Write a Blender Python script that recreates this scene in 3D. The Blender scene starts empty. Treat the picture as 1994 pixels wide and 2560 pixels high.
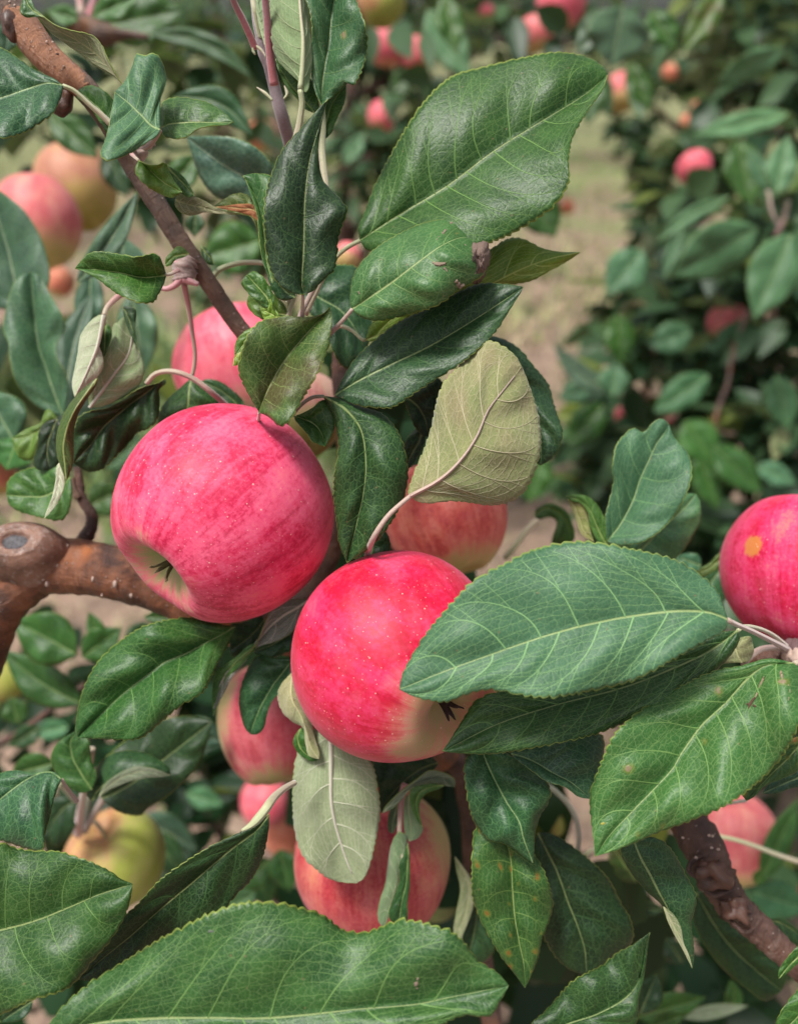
import bpy, math, random
import numpy as np
from mathutils import Vector, Matrix, noise as mnoise

R_ = math.radians
scene = bpy.context.scene
COL = scene.collection

# ---------------------------------------------------------------- camera
FPX = 2044.0                      # focal length in photograph pixels (photo 1994 x 2560)
PITCH = R_(30.0)
CAM = Vector((0.0, 0.0, 1.50))
cam_data = bpy.data.cameras.new("camera")
cam = bpy.data.objects.new("camera", cam_data)
COL.objects.link(cam)
cam.location = CAM
cam.rotation_euler = (R_(90) - PITCH, 0, 0)
cam_data.sensor_fit = 'VERTICAL'
cam_data.sensor_height = 32.0
cam_data.lens = 32.0 * FPX / 2560.0
cam_data.clip_start = 0.02
cam_data.clip_end = 500
cam_data.dof.use_dof = True
cam_data.dof.focus_distance = 0.286
cam_data.dof.aperture_fstop = cam_data.lens / 4.7
scene.camera = cam

# ---------------------------------------------------------------- light
world = bpy.data.worlds.new("World")
scene.world = world
world.use_nodes = True
wn = world.node_tree
bg = wn.nodes['Background']
sky = wn.nodes.new('ShaderNodeTexSky')
sky.sky_type = 'NISHITA'
sky.sun_disc = False
SUN_EL, SUN_ROT = R_(68), R_(232)
sky.sun_elevation = SUN_EL
sky.sun_rotation = SUN_ROT
sky.air_density = 0.8
sky.dust_density = 5.0
sky.ozone_density = 0.6
hs = wn.nodes.new('ShaderNodeHueSaturation')      # thin cloud: a paler sky
hs.inputs['Saturation'].default_value = 0.38
wn.links.new(sky.outputs[0], hs.inputs['Color'])
wn.links.new(hs.outputs[0], bg.inputs[0])
bg.inputs[1].default_value = 0.055

sd = bpy.data.lights.new("sun", 'SUN')
sd.energy = 1.5
sd.angle = R_(12)
sd.color = (1.0, 0.97, 0.92)
sun = bpy.data.objects.new("sun", sd)
COL.objects.link(sun)
# direction towards the sun, matching the sky (rotation measured from +Y, clockwise)
sdir = Vector((math.sin(SUN_ROT) * math.cos(SUN_EL), math.cos(SUN_ROT) * math.cos(SUN_EL), math.sin(SUN_EL)))
sun.rotation_euler = sdir.to_track_quat('Z', 'Y').to_euler()
sun.location = (0, 0, 5)

vs = scene.view_settings
vs.view_transform = 'Standard'
vs.look = 'None'
vs.exposure = 1.5
vs.gamma = 1.0

# ---------------------------------------------------------------- projection helpers
CX, CY = 997.0, 1280.0
AX = Vector((1, 0, 0))                                             # camera right
AY = Vector((0, math.sin(PITCH), math.cos(PITCH)))                 # camera up
AZ = Vector((0, math.cos(PITCH), -math.sin(PITCH)))                # camera forward
_B = np.array([AX, AY, AZ])
_C = np.array(CAM)

def P(x, y, d):
    """world point that the photograph shows at pixel x, y, at depth d cm."""
    d = d * 0.01
    return CAM + AX * ((x - CX) / FPX * d) - AY * ((y - CY) / FPX * d) + AZ * d

def PA(a):
    """the same for an (..., 3) array of x, y, depth in cm"""
    d = a[..., 2] * 0.01
    q = np.stack([(a[..., 0] - CX) / FPX * d, -(a[..., 1] - CY) / FPX * d, d], -1)
    return q @ _B + _C

TT = {'N': (1, 0, 0), 'F': (1.17225, 0, 0), '1': (.41152, 0, 0), '2': (.41152, 500, 0), '3': (.41152, 0, 500),
      '4': (.47031, 650, 500), '5': (.41152, 0, 1200), '6': (.41152, 600, 1300), '7': (.41152, 1294, 0),
      '8': (.41152, 1294, 600), '9': (.41152, 1294, 1200), 'a': (.41152, 0, 1860), 'b': (.41152, 650, 1860),
      'c': (.41152, 1294, 1860)}

def X(T, pts):
    s, ox, oy = TT[T]
    return [(p[0] * s + ox, p[1] * s + oy) + tuple(p[2:]) for p in pts]

def spline(pts, n, closed=False):
    """centripetal-like Catmull-Rom through pts, resampled to n+1 points evenly by length"""
    p = np.array(pts, float)
    if len(p) == 2:
        t = np.linspace(0, 1, n + 1)[:, None]
        return p[0] * (1 - t) + p[1] * t
    ext = np.vstack([2 * p[0] - p[1], p, 2 * p[-1] - p[-2]])
    out = []
    for i in range(1, len(ext) - 2):
        p0, p1, p2, p3 = ext[i - 1], ext[i], ext[i + 1], ext[i + 2]
        d = max(np.linalg.norm((p2 - p1)[:2]), 1e-6)
        m1 = (p2 - p0) * d / max(np.linalg.norm((p1 - p0)[:2]) + d, 1e-6)
        m2 = (p3 - p1) * d / max(np.linalg.norm((p3 - p2)[:2]) + d, 1e-6)
        for t in np.linspace(0, 1, 12, endpoint=False):
            out.append((2 * t**3 - 3 * t**2 + 1) * p1 + (t**3 - 2 * t**2 + t) * m1 + (-2 * t**3 + 3 * t**2) * p2 + (t**3 - t**2) * m2)
    out.append(ext[-2])
    out = np.array(out)
    s = np.concatenate([[0], np.cumsum(np.linalg.norm(np.diff(out[:, :2], axis=0), axis=1))])
    s /= s[-1]
    t = np.linspace(0, 1, n + 1)
    return np.stack([np.interp(t, s, out[:, k]) for k in range(out.shape[1])], -1)

def prof(v, n):
    v = np.atleast_1d(np.array(v, float))
    if len(v) == 1: return np.full(n + 1, v[0])
    t = np.linspace(0, 1, n + 1); k = np.linspace(0, 1, len(v))
    if len(v) == 2: return np.interp(t, k, v)
    # smooth
    f = np.interp(t, k, v)
    w = max(3, (n // 8) | 1)
    g = np.convolve(np.pad(f, w // 2, mode='edge'), np.ones(w) / w, 'valid')
    return g

# ---------------------------------------------------------------- objects
def tag(o, label=None, cat=None, group=None, kind=None):
    if label: o['label'] = label
    if cat: o['category'] = cat
    if group: o['group'] = group
    if kind: o['kind'] = kind
    return o

def empty(name, loc, label, cat, group=None):
    o = bpy.data.objects.new(name, None)
    o.location = loc
    o.empty_display_size = 0.01
    COL.objects.link(o)
    return tag(o, label, cat, group)

def mesh_obj(name, verts, faces, mats, parent=None, uvs=None, matidx=None, smooth=True, origin=None, color=None):
    """verts are world positions; the object's origin is its parent's location (or origin)."""
    verts = np.asarray(verts, float)
    if origin is None:
        origin = parent.location if parent else Vector(verts.mean(0))
    origin = Vector(origin)
    me = bpy.data.meshes.new(name)
    me.from_pydata((verts - np.array(origin)).tolist(), [], faces if isinstance(faces, list) else faces.tolist())
    for m in (mats if isinstance(mats, (list, tuple)) else [mats]):
        me.materials.append(m)
    if uvs:
        li = np.zeros(len(me.loops), np.int32); me.loops.foreach_get('vertex_index', li)
        for nm, arr in uvs.items():
            lay = me.uv_layers.new(name=nm)
            lay.data.foreach_set('uv', np.ascontiguousarray(np.asarray(arr)[li], dtype=np.float32).ravel())
    if matidx is not None:
        me.polygons.foreach_set('material_index', np.asarray(matidx, np.int32))
    if smooth:
        me.polygons.foreach_set('use_smooth', np.ones(len(me.polygons), bool))
    me.update()
    o = bpy.data.objects.new(name, me)
    COL.objects.link(o)
    if parent is not None:
        o.parent = parent
    else:
        o.location = origin
    if color: o.color = color
    return o

# ---------------------------------------------------------------- node helper
class NT:
    def __init__(s, name):
        s.m = bpy.data.materials.new(name); s.m.use_nodes = True
        s.t = s.m.node_tree; s.n = s.t.nodes; s.l = s.t.links
        s.b = s.n['Principled BSDF']; s.out = s.n['Material Output']
    def put(s, sock, v):
        if v is None: return
        if isinstance(v, (int, float)):
            sock.default_value = v
        elif isinstance(v, tuple):
            if len(v) == 3 and len(sock.default_value) == 4: v = v + (1,)
            sock.default_value = v
        else: s.l.new(v, sock)
    def math(s, op, a, b=None, c=None, clamp=False):
        n = s.n.new('ShaderNodeMath'); n.operation = op; n.use_clamp = clamp
        s.put(n.inputs[0], a); s.put(n.inputs[1], b)
        if c is not None: s.put(n.inputs[2], c)
        return n.outputs[0]
    def vmath(s, op, a, b=None):
        n = s.n.new('ShaderNodeVectorMath'); n.operation = op
        s.put(n.inputs[0], a)
        if b is not None: s.put(n.inputs[3] if op == 'SCALE' else n.inputs[1], b)
        return n.outputs[1] if op in ('LENGTH', 'DOT_PRODUCT') else n.outputs[0]
    def mix(s, f, a, b, blend='MIX'):
        n = s.n.new('ShaderNodeMix'); n.data_type = 'RGBA'; n.blend_type = blend
        s.put(n.inputs[0], f); s.put(n.inputs[6], a); s.put(n.inputs[7], b)
        return n.outputs[2]
    def ss(s, v, a, b, lo=0.0, hi=1.0):
        n = s.n.new('ShaderNodeMapRange'); n.interpolation_type = 'SMOOTHSTEP'
        s.put(n.inputs[0], v); s.put(n.inputs[1], a); s.put(n.inputs[2], b); s.put(n.inputs[3], lo); s.put(n.inputs[4], hi)
        return n.outputs[0]
    def noise(s, v, scale, detail=3, rough=.5, dist=0.0):
        n = s.n.new('ShaderNodeTexNoise'); s.put(n.inputs['Vector'], v)
        n.inputs['Scale'].default_value = scale; n.inputs['Detail'].default_value = detail
        n.inputs['Roughness'].default_value = rough; n.inputs['Distortion'].default_value = dist
        return n.outputs[0], n.outputs[1]
    def vor(s, v, scale, feature='F1', rand=1.0, dim='3D'):
        n = s.n.new('ShaderNodeTexVoronoi'); n.feature = feature; n.voronoi_dimensions = dim
        s.put(n.inputs['Vector'], v); n.inputs['Scale'].default_value = scale
        n.inputs['Randomness'].default_value = rand
        return n
    def sep(s, v):
        n = s.n.new('ShaderNodeSeparateXYZ'); s.put(n.inputs[0], v); return n.outputs
    def comb(s, x, y, z):
        n = s.n.new('ShaderNodeCombineXYZ'); s.put(n.inputs[0], x); s.put(n.inputs[1], y); s.put(n.inputs[2], z); return n.outputs[0]
    def uv(s, name):
        n = s.n.new('ShaderNodeUVMap'); n.uv_map = name; return n.outputs[0]
    def coord(s, which='Object'):
        return s.n.new('ShaderNodeTexCoord').outputs[which]
    def bump(s, h, dist, strength=1.0, normal=None):
        n = s.n.new('ShaderNodeBump'); s.put(n.inputs['Height'], h)
        n.inputs['Distance'].default_value = dist; n.inputs['Strength'].default_value = strength
        if normal is not None: s.l.new(normal, n.inputs['Normal'])
        return n.outputs[0]

def leaf_material(name, base, deep, vein, under=False, spots=None, rough=.43, spec=.36, vs=1.0, gold=None, gold_amt=0.0):
    m = NT(name)
    uv = m.sep(m.uv('leaf')); cm = m.uv('cm'); cms = m.sep(cm)
    oi = m.n.new('ShaderNodeObjectInfo')
    rnd = oi.outputs['Random']
    u = m.math('MULTIPLY_ADD', uv[0], 2.0, -1.0); t = uv[1]
    a = m.math('ABSOLUTE', u)
    off = m.vmath('ADD', cm, m.comb(m.math('MULTIPLY', rnd, 53.0), m.math('MULTIPLY', rnd, 31.0), 0.0))
    wn, wc = m.noise(off, 0.55, 2)
    wfine, _ = m.noise(off, 2.2, 2)
    # secondary veins: leave the midrib at a slant and sweep towards the tip
    side = m.math('GREATER_THAN', u, 0.0)
    N = 6.2
    ph = m.math('SUBTRACT', t, m.math('MULTIPLY', a, 0.24))
    ph = m.math('SUBTRACT', ph, m.math('MULTIPLY', m.math('POWER', a, 3.0), 0.17))
    ph = m.math('MULTIPLY', ph, N)
    ph = m.math('ADD', ph, m.math('MULTIPLY', side, 0.43))
    ph = m.math('ADD', ph, m.math('MULTIPLY', m.math('SUBTRACT', wn, .5), .55))
    ph = m.math('ADD', ph, m.math('MULTIPLY', m.math('SUBTRACT', wfine, .5), 0.10))
    fr = m.math('FRACT', m.math('ADD', ph, rnd))
    ds = m.math('MINIMUM', fr, m.math('SUBTRACT', 1.0, fr))           # 0 on a vein, .5 between
    w2 = m.math('MULTIPLY_ADD', a, -0.013, 0.024)
    v2 = m.math('SUBTRACT', 1.0, m.ss(ds, m.math('MULTIPLY', w2, .35), m.math('MULTIPLY', w2, 1.5)))
    v2 = m.math('MULTIPLY', v2, m.ss(a, .72, .95, 1.0, 0.1))
    # midrib
    ax = m.math('ABSOLUTE', cms[0])
    wr = m.math('MULTIPLY_ADD', t, -0.040, 0.056)
    v1 = m.math('SUBTRACT', 1.0, m.ss(ax, m.math('MULTIPLY', wr, .5), m.math('MULTIPLY', wr, 1.25)))
    # netted veins
    warp = m.vmath('ADD', off, m.vmath('SCALE', m.noise(off, 3.0, 2)[1], 0.25))
    e1 = m.vor(warp, 3.6, 'DISTANCE_TO_EDGE', 1.0, '2D').outputs['Distance']
    e2 = m.vor(warp, 8.5, 'DISTANCE_TO_EDGE', 1.0, '2D').outputs['Distance']
    v3 = m.math('SUBTRACT', 1.0, m.ss(e1, .004, .085))
    v4 = m.math('SUBTRACT', 1.0, m.ss(e2, .01, .13))
    big, _ = m.noise(off, 0.9, 4, .55)
    fine, _ = m.noise(off, 22.0, 2, .6)
    col = m.mix(m.ss(big, .32, .7), deep, base)
    col = m.mix(m.math('MULTIPLY', fine, .30), col, tuple(c * .55 for c in base), 'MIX')
    if gold:
        col = m.mix(m.math('MULTIPLY', m.ss(m.noise(off, .5, 2)[0], .45, .65), gold_amt), col, gold)
    tint = oi.outputs['Color']
    col = m.mix(1.0, col, tint, 'MULTIPLY')
    vein_c = m.mix(.6, vein, m.mix(1.0, vein, tint, 'MULTIPLY'))
    col = m.mix(m.math('MULTIPLY', v4, .15 * vs), col, vein_c)
    col = m.mix(m.math('MULTIPLY', v3, .21 * vs), col, vein_c)
    col = m.mix(m.math("MULTIPLY", v1, .85), col, m.mix(.35, vein_c, (.42, .40, .16)))
    rim = m.ss(a, .972, .992)
    col = m.mix(m.math('MULTIPLY', rim, .6), col, (.30, .36, .07))
    # small blemishes every leaf has
    dots = m.vor(off, 1.15, 'F1', 1.0, '2D')
    dsel = m.math('GREATER_THAN', m.sep(dots.outputs['Color'])[0], .80)
    dd = m.math('MULTIPLY', m.math('SUBTRACT', 1.0, m.ss(m.math('ADD', dots.outputs['Distance'], m.math('MULTIPLY', fine, .03)), .03, .07)), dsel)
    col = m.mix(m.math('MULTIPLY', dd, .6), col, (.20, .13, .07))
    if spots:
        sp = m.vor(off, spots[0], 'F1', 1.0, '2D')
        sc_ = m.sep(sp.outputs['Color']); sel = m.math('GREATER_THAN', sc_[1], 1 - spots[1])
        q = m.math('ADD', sp.outputs['Distance'], m.math('MULTIPLY', m.math('SUBTRACT', m.noise(off, 5, 4, .7)[0], .5), .45))
        q = m.math('ADD', q, m.math('MULTIPLY_ADD', sc_[0], .20, -.06))
        halo = m.math('MULTIPLY', m.math('SUBTRACT', 1.0, m.ss(q, .14, .30)), sel)
        core = m.math('MULTIPLY', m.math('SUBTRACT', 1.0, m.ss(q, .07, .14)), sel)
        col = m.mix(m.math('MULTIPLY', halo, .45), col, (.20, .20, .03))
        col = m.mix(m.math('MULTIPLY', core, .7), col, spots[2])
    m.put(m.b.inputs['Base Color'], col)
    rgh = m.math('MULTIPLY_ADD', fine, .12, rough - .06)
    m.put(m.b.inputs["Roughness"], rgh)
    m.b.inputs['Specular IOR Level'].default_value = spec
    # relief: blade swells between the veins on the upper face, veins stand out below
    sgn = 1.0 if not under else -1.0
    h = m.math('MULTIPLY', m.ss(e1, 0, .30), .26)
    h = m.math('ADD', h, m.math('MULTIPLY', m.ss(e2, 0, .26), .13))
    h = m.math('SUBTRACT', h, m.math('MULTIPLY', v1, .7))
    nb = m.bump(m.math('MULTIPLY', h, sgn), 0.00018 if not under else .00024, 1.0)
    nb = m.bump(fine, 0.00005 if not under else .00010, 1.0, nb)
    m.l.new(nb, m.b.inputs['Normal'])
    if under:
        m.b.inputs['Sheen Weight'].default_value = .25
        m.b.inputs['Sheen Roughness'].default_value = .6
    # light through the blade
    tr = m.n.new('ShaderNodeBsdfTranslucent')
    m.put(tr.inputs[0], m.mix(.55, col, (.16, .30, .02)))
    mx = m.n.new('ShaderNodeMixShader'); mx.inputs[0].default_value = .16
    m.l.new(m.b.outputs[0], mx.inputs[1]); m.l.new(tr.outputs[0], mx.inputs[2])
    m.l.new(mx.outputs[0], m.out.inputs[0])
    return m.m

LT = {
 'g': leaf_material('leaf upper face green', (.042, .118, .020), (.017, .064, .012), (.22, .33, .11), vs=1.25),
 'l': leaf_material('leaf upper face pale green', (.062, .165, .074), (.044, .125, .056), (.27, .44, .17), rough=.5),
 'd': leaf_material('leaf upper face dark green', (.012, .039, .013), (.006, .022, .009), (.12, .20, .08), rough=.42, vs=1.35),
 'y': leaf_material('leaf upper face yellow green', (.125, .195, .022), (.075, .140, .018), (.32, .42, .12)),
 'o': leaf_material('leaf upper face olive green', (.060, .120, .022), (.030, .070, .016), (.30, .38, .12), gold=(.075, .045, .022), gold_amt=.75),
 's': leaf_material('leaf upper face with rust spots', (.026, .088, .022), (.016, .060, .016), (.20, .30, .10), spots=(1.6, .48, (.24, .085, .02))),
 'n': leaf_material('leaf upper face with dead tissue', (.050, .150, .040), (.035, .110, .030), (.26, .38, .16), spots=(1.3, .12, (.26, .17, .12)), vs=1.3),
}
LT['x'] = leaf_material('scorched leaf tissue', (.34, .13, .055), (.20, .075, .035), (.42, .24, .12), rough=.7, spec=.15)
LU = {
 'w': leaf_material('leaf underside silver green', (.36, .40, .25), (.28, .33, .18), (.60, .60, .44), under=True, rough=.8, spec=.2, vs=1.1),
 'v': leaf_material('leaf underside olive', (.255, .280, .105), (.19, .225, .080), (.52, .48, .28), under=True, rough=.75, spec=.22, vs=1.2, gold=(.27, .20, .12), gold_amt=.55),
 'u': leaf_material('leaf underside grey green', (.17, .23, .125), (.13, .185, .095), (.34, .38, .24), under=True, rough=.7, spec=.25, vs=.7),
}

def vein_material(name, c, raised=False):
    m = NT(name)
    oi = m.n.new('ShaderNodeObjectInfo')
    n, _ = m.noise(m.coord(), 300, 2)
    col = m.mix(.55, c, m.mix(1.0, c, oi.outputs['Color'], 'MULTIPLY'))
    m.put(m.b.inputs['Base Color'], m.mix(m.math('MULTIPLY', n, .4), col, tuple(x * .6 for x in c)))
    m.b.inputs['Roughness'].default_value = .5
    m.b.inputs['Specular IOR Level'].default_value = .3
    return m.m
VN = {'g': vein_material('veins of green leaf', (.135, .245, .060)), 'l': vein_material('veins of pale green leaf', (.20, .37, .14)),
      'd': vein_material('veins of dark leaf', (.045, .100, .030)), 'y': vein_material('veins of yellow green leaf', (.30, .38, .12)),
      'o': vein_material('veins of olive leaf', (.19, .25, .08)), 's': vein_material('veins of spotted leaf', (.13, .22, .06)),
      'n': vein_material('veins of marked leaf', (.155, .27, .085)), 'x': vein_material('veins of scorched leaf', (.35, .2, .1)),
      'w': vein_material('veins of silver underside', (.58, .58, .44)), 'v': vein_material('veins of olive underside', (.46, .42, .27)), 'u': vein_material('veins of grey underside', (.34, .38, .24))}

def stalk_material(name, c1, c2):
    m = NT(name)
    t = m.sep(m.uv('tube'))
    n, _ = m.noise(m.coord(), 260, 3)
    n2, _ = m.noise(m.coord(), 1400, 2)
    col = m.mix(m.ss(m.math('ADD', t[1], m.math('MULTIPLY_ADD', n, .6, -.3)), .1, .9), c1, c2)
    col = m.mix(m.math('MULTIPLY', n2, .35), col, (.5, .48, .42))
    m.put(m.b.inputs['Base Color'], col)
    m.b.inputs['Roughness'].default_value = .6
    m.b.inputs['Sheen Weight'].default_value = .4
    m.l.new(m.bump(n2, .0001), m.b.inputs['Normal'])
    return m.m
ST = {
 'w': stalk_material('stalk whitish', (.50, .49, .38), (.48, .44, .36)),
 'g': stalk_material('stalk pale green', (.33, .36, .17), (.40, .34, .22)),
 'p': stalk_material('stalk pink', (.40, .32, .22), (.40, .15, .15)),
 'b': stalk_material('stalk mauve brown', (.38, .25, .20), (.26, .16, .14)),
 'r': stalk_material('stalk crimson', (.36, .045, .075), (.24, .06, .09)),
 'v': stalk_material('shoot purple', (.20, .10, .15), (.16, .10, .13)),
 'd': stalk_material('stalk dull olive', (.12, .13, .07), (.10, .09, .06)),
}

def apple_material(name, red=(.60, .006, .050), pink=(.70, .055, .13), pale=(.52, .46, .17), blush=None,
                   pale_at=.62, pale_soft=.5, streak=1.0, dots=1.0, yellow=(.62, .27, .10), rough=.46, yellow_amt=.35,
                   extra=None, R=.04, russet=.0):
    """skin colour lives in the apple's own space: local -Z points to the calyx"""
    m = NT(name)
    oc = m.coord('Object')
    p = m.vmath('SCALE', oc, 1.0 / R)
    s = m.sep(p)
    rxy = m.math('SQRT', m.math('ADD', m.math('MULTIPLY', s[0], s[0]), m.math('MULTIPLY', s[1], s[1])))
    inv = m.math('DIVIDE', 1.0, m.math('MAXIMUM', rxy, .12))
    cx = m.math('MULTIPLY', s[0], inv); sy = m.math('MULTIPLY', s[1], inv)
    mer = m.comb(m.math('MULTIPLY', cx, 3.6), m.math('MULTIPLY', sy, 3.6), m.math('MULTIPLY', s[2], .55))
    mer2 = m.comb(m.math('MULTIPLY', cx, 11.0), m.math('MULTIPLY', sy, 11.0), m.math('MULTIPLY', s[2], 1.2))
    n1, _ = m.noise(mer, 1.0, 5, .62, .5)
    n2, _ = m.noise(mer2, 1.0, 4, .65, .4)
    n3, _ = m.noise(p, 2.1, 5, .62, .3)
    n4, _ = m.noise(p, 26.0, 3, .7)
    k = m.math('ADD', m.math('MULTIPLY', n1, .38), m.math('ADD', m.math('MULTIPLY', n2, .22 * streak), m.math('MULTIPLY', n3, .50)))
    k = m.math('ADD', k, m.math('MULTIPLY_ADD', n4, .34, -.17))
    col = m.mix(m.ss(k, .43, .66), red, pink)
    col = m.mix(m.math('MULTIPLY', m.ss(k, .60, .74), yellow_amt), col, yellow)
    dark = tuple(c * .62 for c in red)
    col = m.mix(m.math('MULTIPLY', m.ss(m.math('ADD', m.math('MULTIPLY', m.math('ADD', n2, n3), .5), m.math('MULTIPLY', n4, .3)), .66, .50), .6), col, dark)
    # pale skin towards the calyx, streaked edge
    z = m.math('MULTIPLY', s[2], -1.0)
    zz = m.math('ADD', z, m.math('MULTIPLY', m.math('SUBTRACT', n2, .5), .30))
    zz = m.math('ADD', zz, m.math('MULTIPLY', m.math('SUBTRACT', n3, .5), .5))
    pf = m.ss(zz, pale_at, pale_at + pale_soft)
    pf = m.math('MULTIPLY', pf, m.ss(rxy, .95, .55, .55, 1.0))
    pf = m.math('MAXIMUM', pf, m.math('MULTIPLY', m.ss(m.math('ADD', rxy, m.math('MULTIPLY', m.math('SUBTRACT', n2, .5), .35)), .46, .10), m.math('GREATER_THAN', z, 0.0)))
    if blush:
        bl = Vector(blush[:3]).normalized()
        dt = m.vmath('DOT_PRODUCT', p, tuple(bl))
        dt = m.math('ADD', dt, m.math('MULTIPLY', m.math('SUBTRACT', k, .52), 1.1))
        pf = m.math('MAXIMUM', pf, m.ss(dt, blush[3], blush[3] + blush[4]))
    pale2 = m.mix(m.ss(n3, .35, .65), pale, tuple(c * .8 for c in pale[:2]) + (pale[2] * .7,))
    mid = m.mix(m.ss(pf, 0, .65), col, m.mix(.45, pale, pink))
    col = m.mix(m.ss(pf, .35, 1.0), mid, pale2)
    if russet:
        rs = m.math('SUBTRACT', 1.0, m.ss(m.vmath('LENGTH', m.vmath('SUBTRACT', p, tuple(extra))), .0, .20))
        rs = m.ss(m.math('ADD', rs, m.math('MULTIPLY_ADD', n4, .9, -.45)), .10, .40)
        col = m.mix(m.math('MULTIPLY', rs, russet), col, (.52, .20, .04))
    # lenticels
    v1 = m.vor(p, 14.0, 'F1'); v2 = m.vor(p, 21.0, 'F1')
    r1 = m.sep(v1.outputs['Color'])[0]
    d1 = m.math('SUBTRACT', 1.0, m.ss(v1.outputs['Distance'], m.math('MULTIPLY', r1, .07), m.math('MULTIPLY_ADD', r1, .10, .06)))
    d2 = m.math('SUBTRACT', 1.0, m.ss(v2.outputs['Distance'], .04, .15))
    d2 = m.math('MULTIPLY', d2, m.ss(z, -.1, .5, .25, .9))
    dts = m.math('MAXIMUM', d1, d2)
    col = m.mix(m.math('MULTIPLY', dts, .60 * dots), col, (.82, .56, .46))
    # waxy bloom
    wx = m.ss(m.noise(p, 3.3, 5, .7)[0], .42, .72)
    col = m.mix(m.math('MULTIPLY', wx, .12), col, (.74, .30, .40))
    m.put(m.b.inputs['Base Color'], col)
    m.put(m.b.inputs['Roughness'], m.math('MULTIPLY_ADD', wx, .22, rough))
    m.b.inputs['Specular IOR Level'].default_value = .30
    m.b.inputs['Subsurface Weight'].default_value = .08
    m.b.inputs['Subsurface Radius'].default_value = (.006, .002, .001)
    m.b.inputs['Subsurface Scale'].default_value = .5
    m.b.inputs['Sheen Weight'].default_value = .10
    m.b.inputs['Sheen Roughness'].default_value = .5
    m.b.inputs['Sheen Tint'].default_value = (1, .8, .85, 1)
    h = m.math('ADD', m.math('MULTIPLY', dts, .4), m.math('MULTIPLY', n4, .5))
    m.l.new(m.bump(h, .00012), m.b.inputs['Normal'])
    return m.m

def bark_material(name, a=(.20, .085, .045), b=(.075, .040, .030), g=(.26, .21, .19), orange=(.36, .11, .02), grey=.5, gloss=.42):
    m = NT(name)
    t = m.uv('tube'); ts = m.sep(t)           # x around (cm), y along (cm)
    oc = m.coord('Object')
    st = m.comb(m.math('MULTIPLY', ts[0], 1.0), m.math('MULTIPLY', ts[1], 4.5), 0.0)
    n1, _ = m.noise(oc, 60, 6, .65, .4)
    n2, _ = m.noise(st, 1.2, 6, .7, .8)
    n3, _ = m.noise(oc, 420, 4, .7)
    n5, _ = m.noise(oc, 28, 3, .6)
    col = m.mix(m.ss(n1, .35, .65), b, a)
    col = m.mix(m.math('MULTIPLY', m.ss(n5, .54, .66), .75), col, orange)
    col = m.mix(m.math('MULTIPLY', m.ss(m.math('ADD', m.math('MULTIPLY', n2, .6), m.math('MULTIPLY', n1, .4)), .50, .66), grey), col, g)
    col = m.mix(m.math('MULTIPLY', m.ss(n3, .55, .75), .35), col, tuple(c * .4 for c in b))
    # lenticels
    v = m.vor(m.comb(m.math('MULTIPLY', ts[0], 1.0), m.math('MULTIPLY', ts[1], 1.5), 0.0), 1.9, 'F1', 1.0, '2D')
    sel = m.math('GREATER_THAN', m.sep(v.outputs['Color'])[0], .62)
    lt = m.math('MULTIPLY', m.math('SUBTRACT', 1.0, m.ss(v.outputs['Distance'], .07, .13)), sel)
    col = m.mix(m.math('MULTIPLY', lt, .6), col, (.42, .31, .27))
    m.put(m.b.inputs['Base Color'], col)
    m.put(m.b.inputs['Roughness'], m.math('MULTIPLY_ADD', n2, .35, gloss - .1))
    h = m.math('ADD', m.math('MULTIPLY', n2, .5), m.math('MULTIPLY', n3, .25))
    h = m.math('ADD', h, m.math('MULTIPLY', lt, .7))
    h = m.math('ADD', h, m.math('MULTIPLY', m.noise(m.comb(m.math('MULTIPLY', ts[0], 5.0), m.math('MULTIPLY', ts[1], .8), 0.0), 2.0, 5, .7)[0], .7))
    m.l.new(m.bump(h, .0015), m.b.inputs['Normal'])
    return m.m
BARK = bark_material('bark reddish brown', a=(.29, .105, .045), b=(.055, .025, .018), g=(.27, .17, .13), orange=(.44, .13, .02), grey=.4, gloss=.27)
BARK2 = bark_material('bark dark brown', a=(.13, .060, .040), b=(.050, .027, .022), g=(.22, .17, .15), orange=(.16, .06, .02), grey=.5)
BARK3 = bark_material('bark grey brown shoot', a=(.15, .080, .048), b=(.065, .038, .028), g=(.17, .135, .12), orange=(.22, .085, .025), grey=.40)

def plain(name, c, rough=.7, nscale=300, var=.5, bump=.0002):
    m = NT(name)
    n, _ = m.noise(m.coord(), nscale, 4, .6)
    m.put(m.b.inputs['Base Color'], m.mix(m.math('MULTIPLY', n, var), c, tuple(x * .4 for x in c)))
    m.b.inputs['Roughness'].default_value = rough
    m.l.new(m.bump(n, bump), m.b.inputs['Normal'])
    return m.m
SCAR = plain('heartwood scar grey', (.13, .13, .15), .6, 500)
CALLUS = plain('callus wood pinkish', (.33, .20, .15), .6, 350, .7, .0006)
DRY = plain('dried brown tissue', (.15, .085, .085), .85, 900, .8, .0004)
SEPAL = plain('dried sepal', (.10, .08, .03), .8, 900, .8)
DARKSEP = plain('dark dried sepal', (.045, .02, .018), .8, 900, .6)

# ---------------------------------------------------------------- builders
rng = np.random.default_rng(7)

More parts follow.
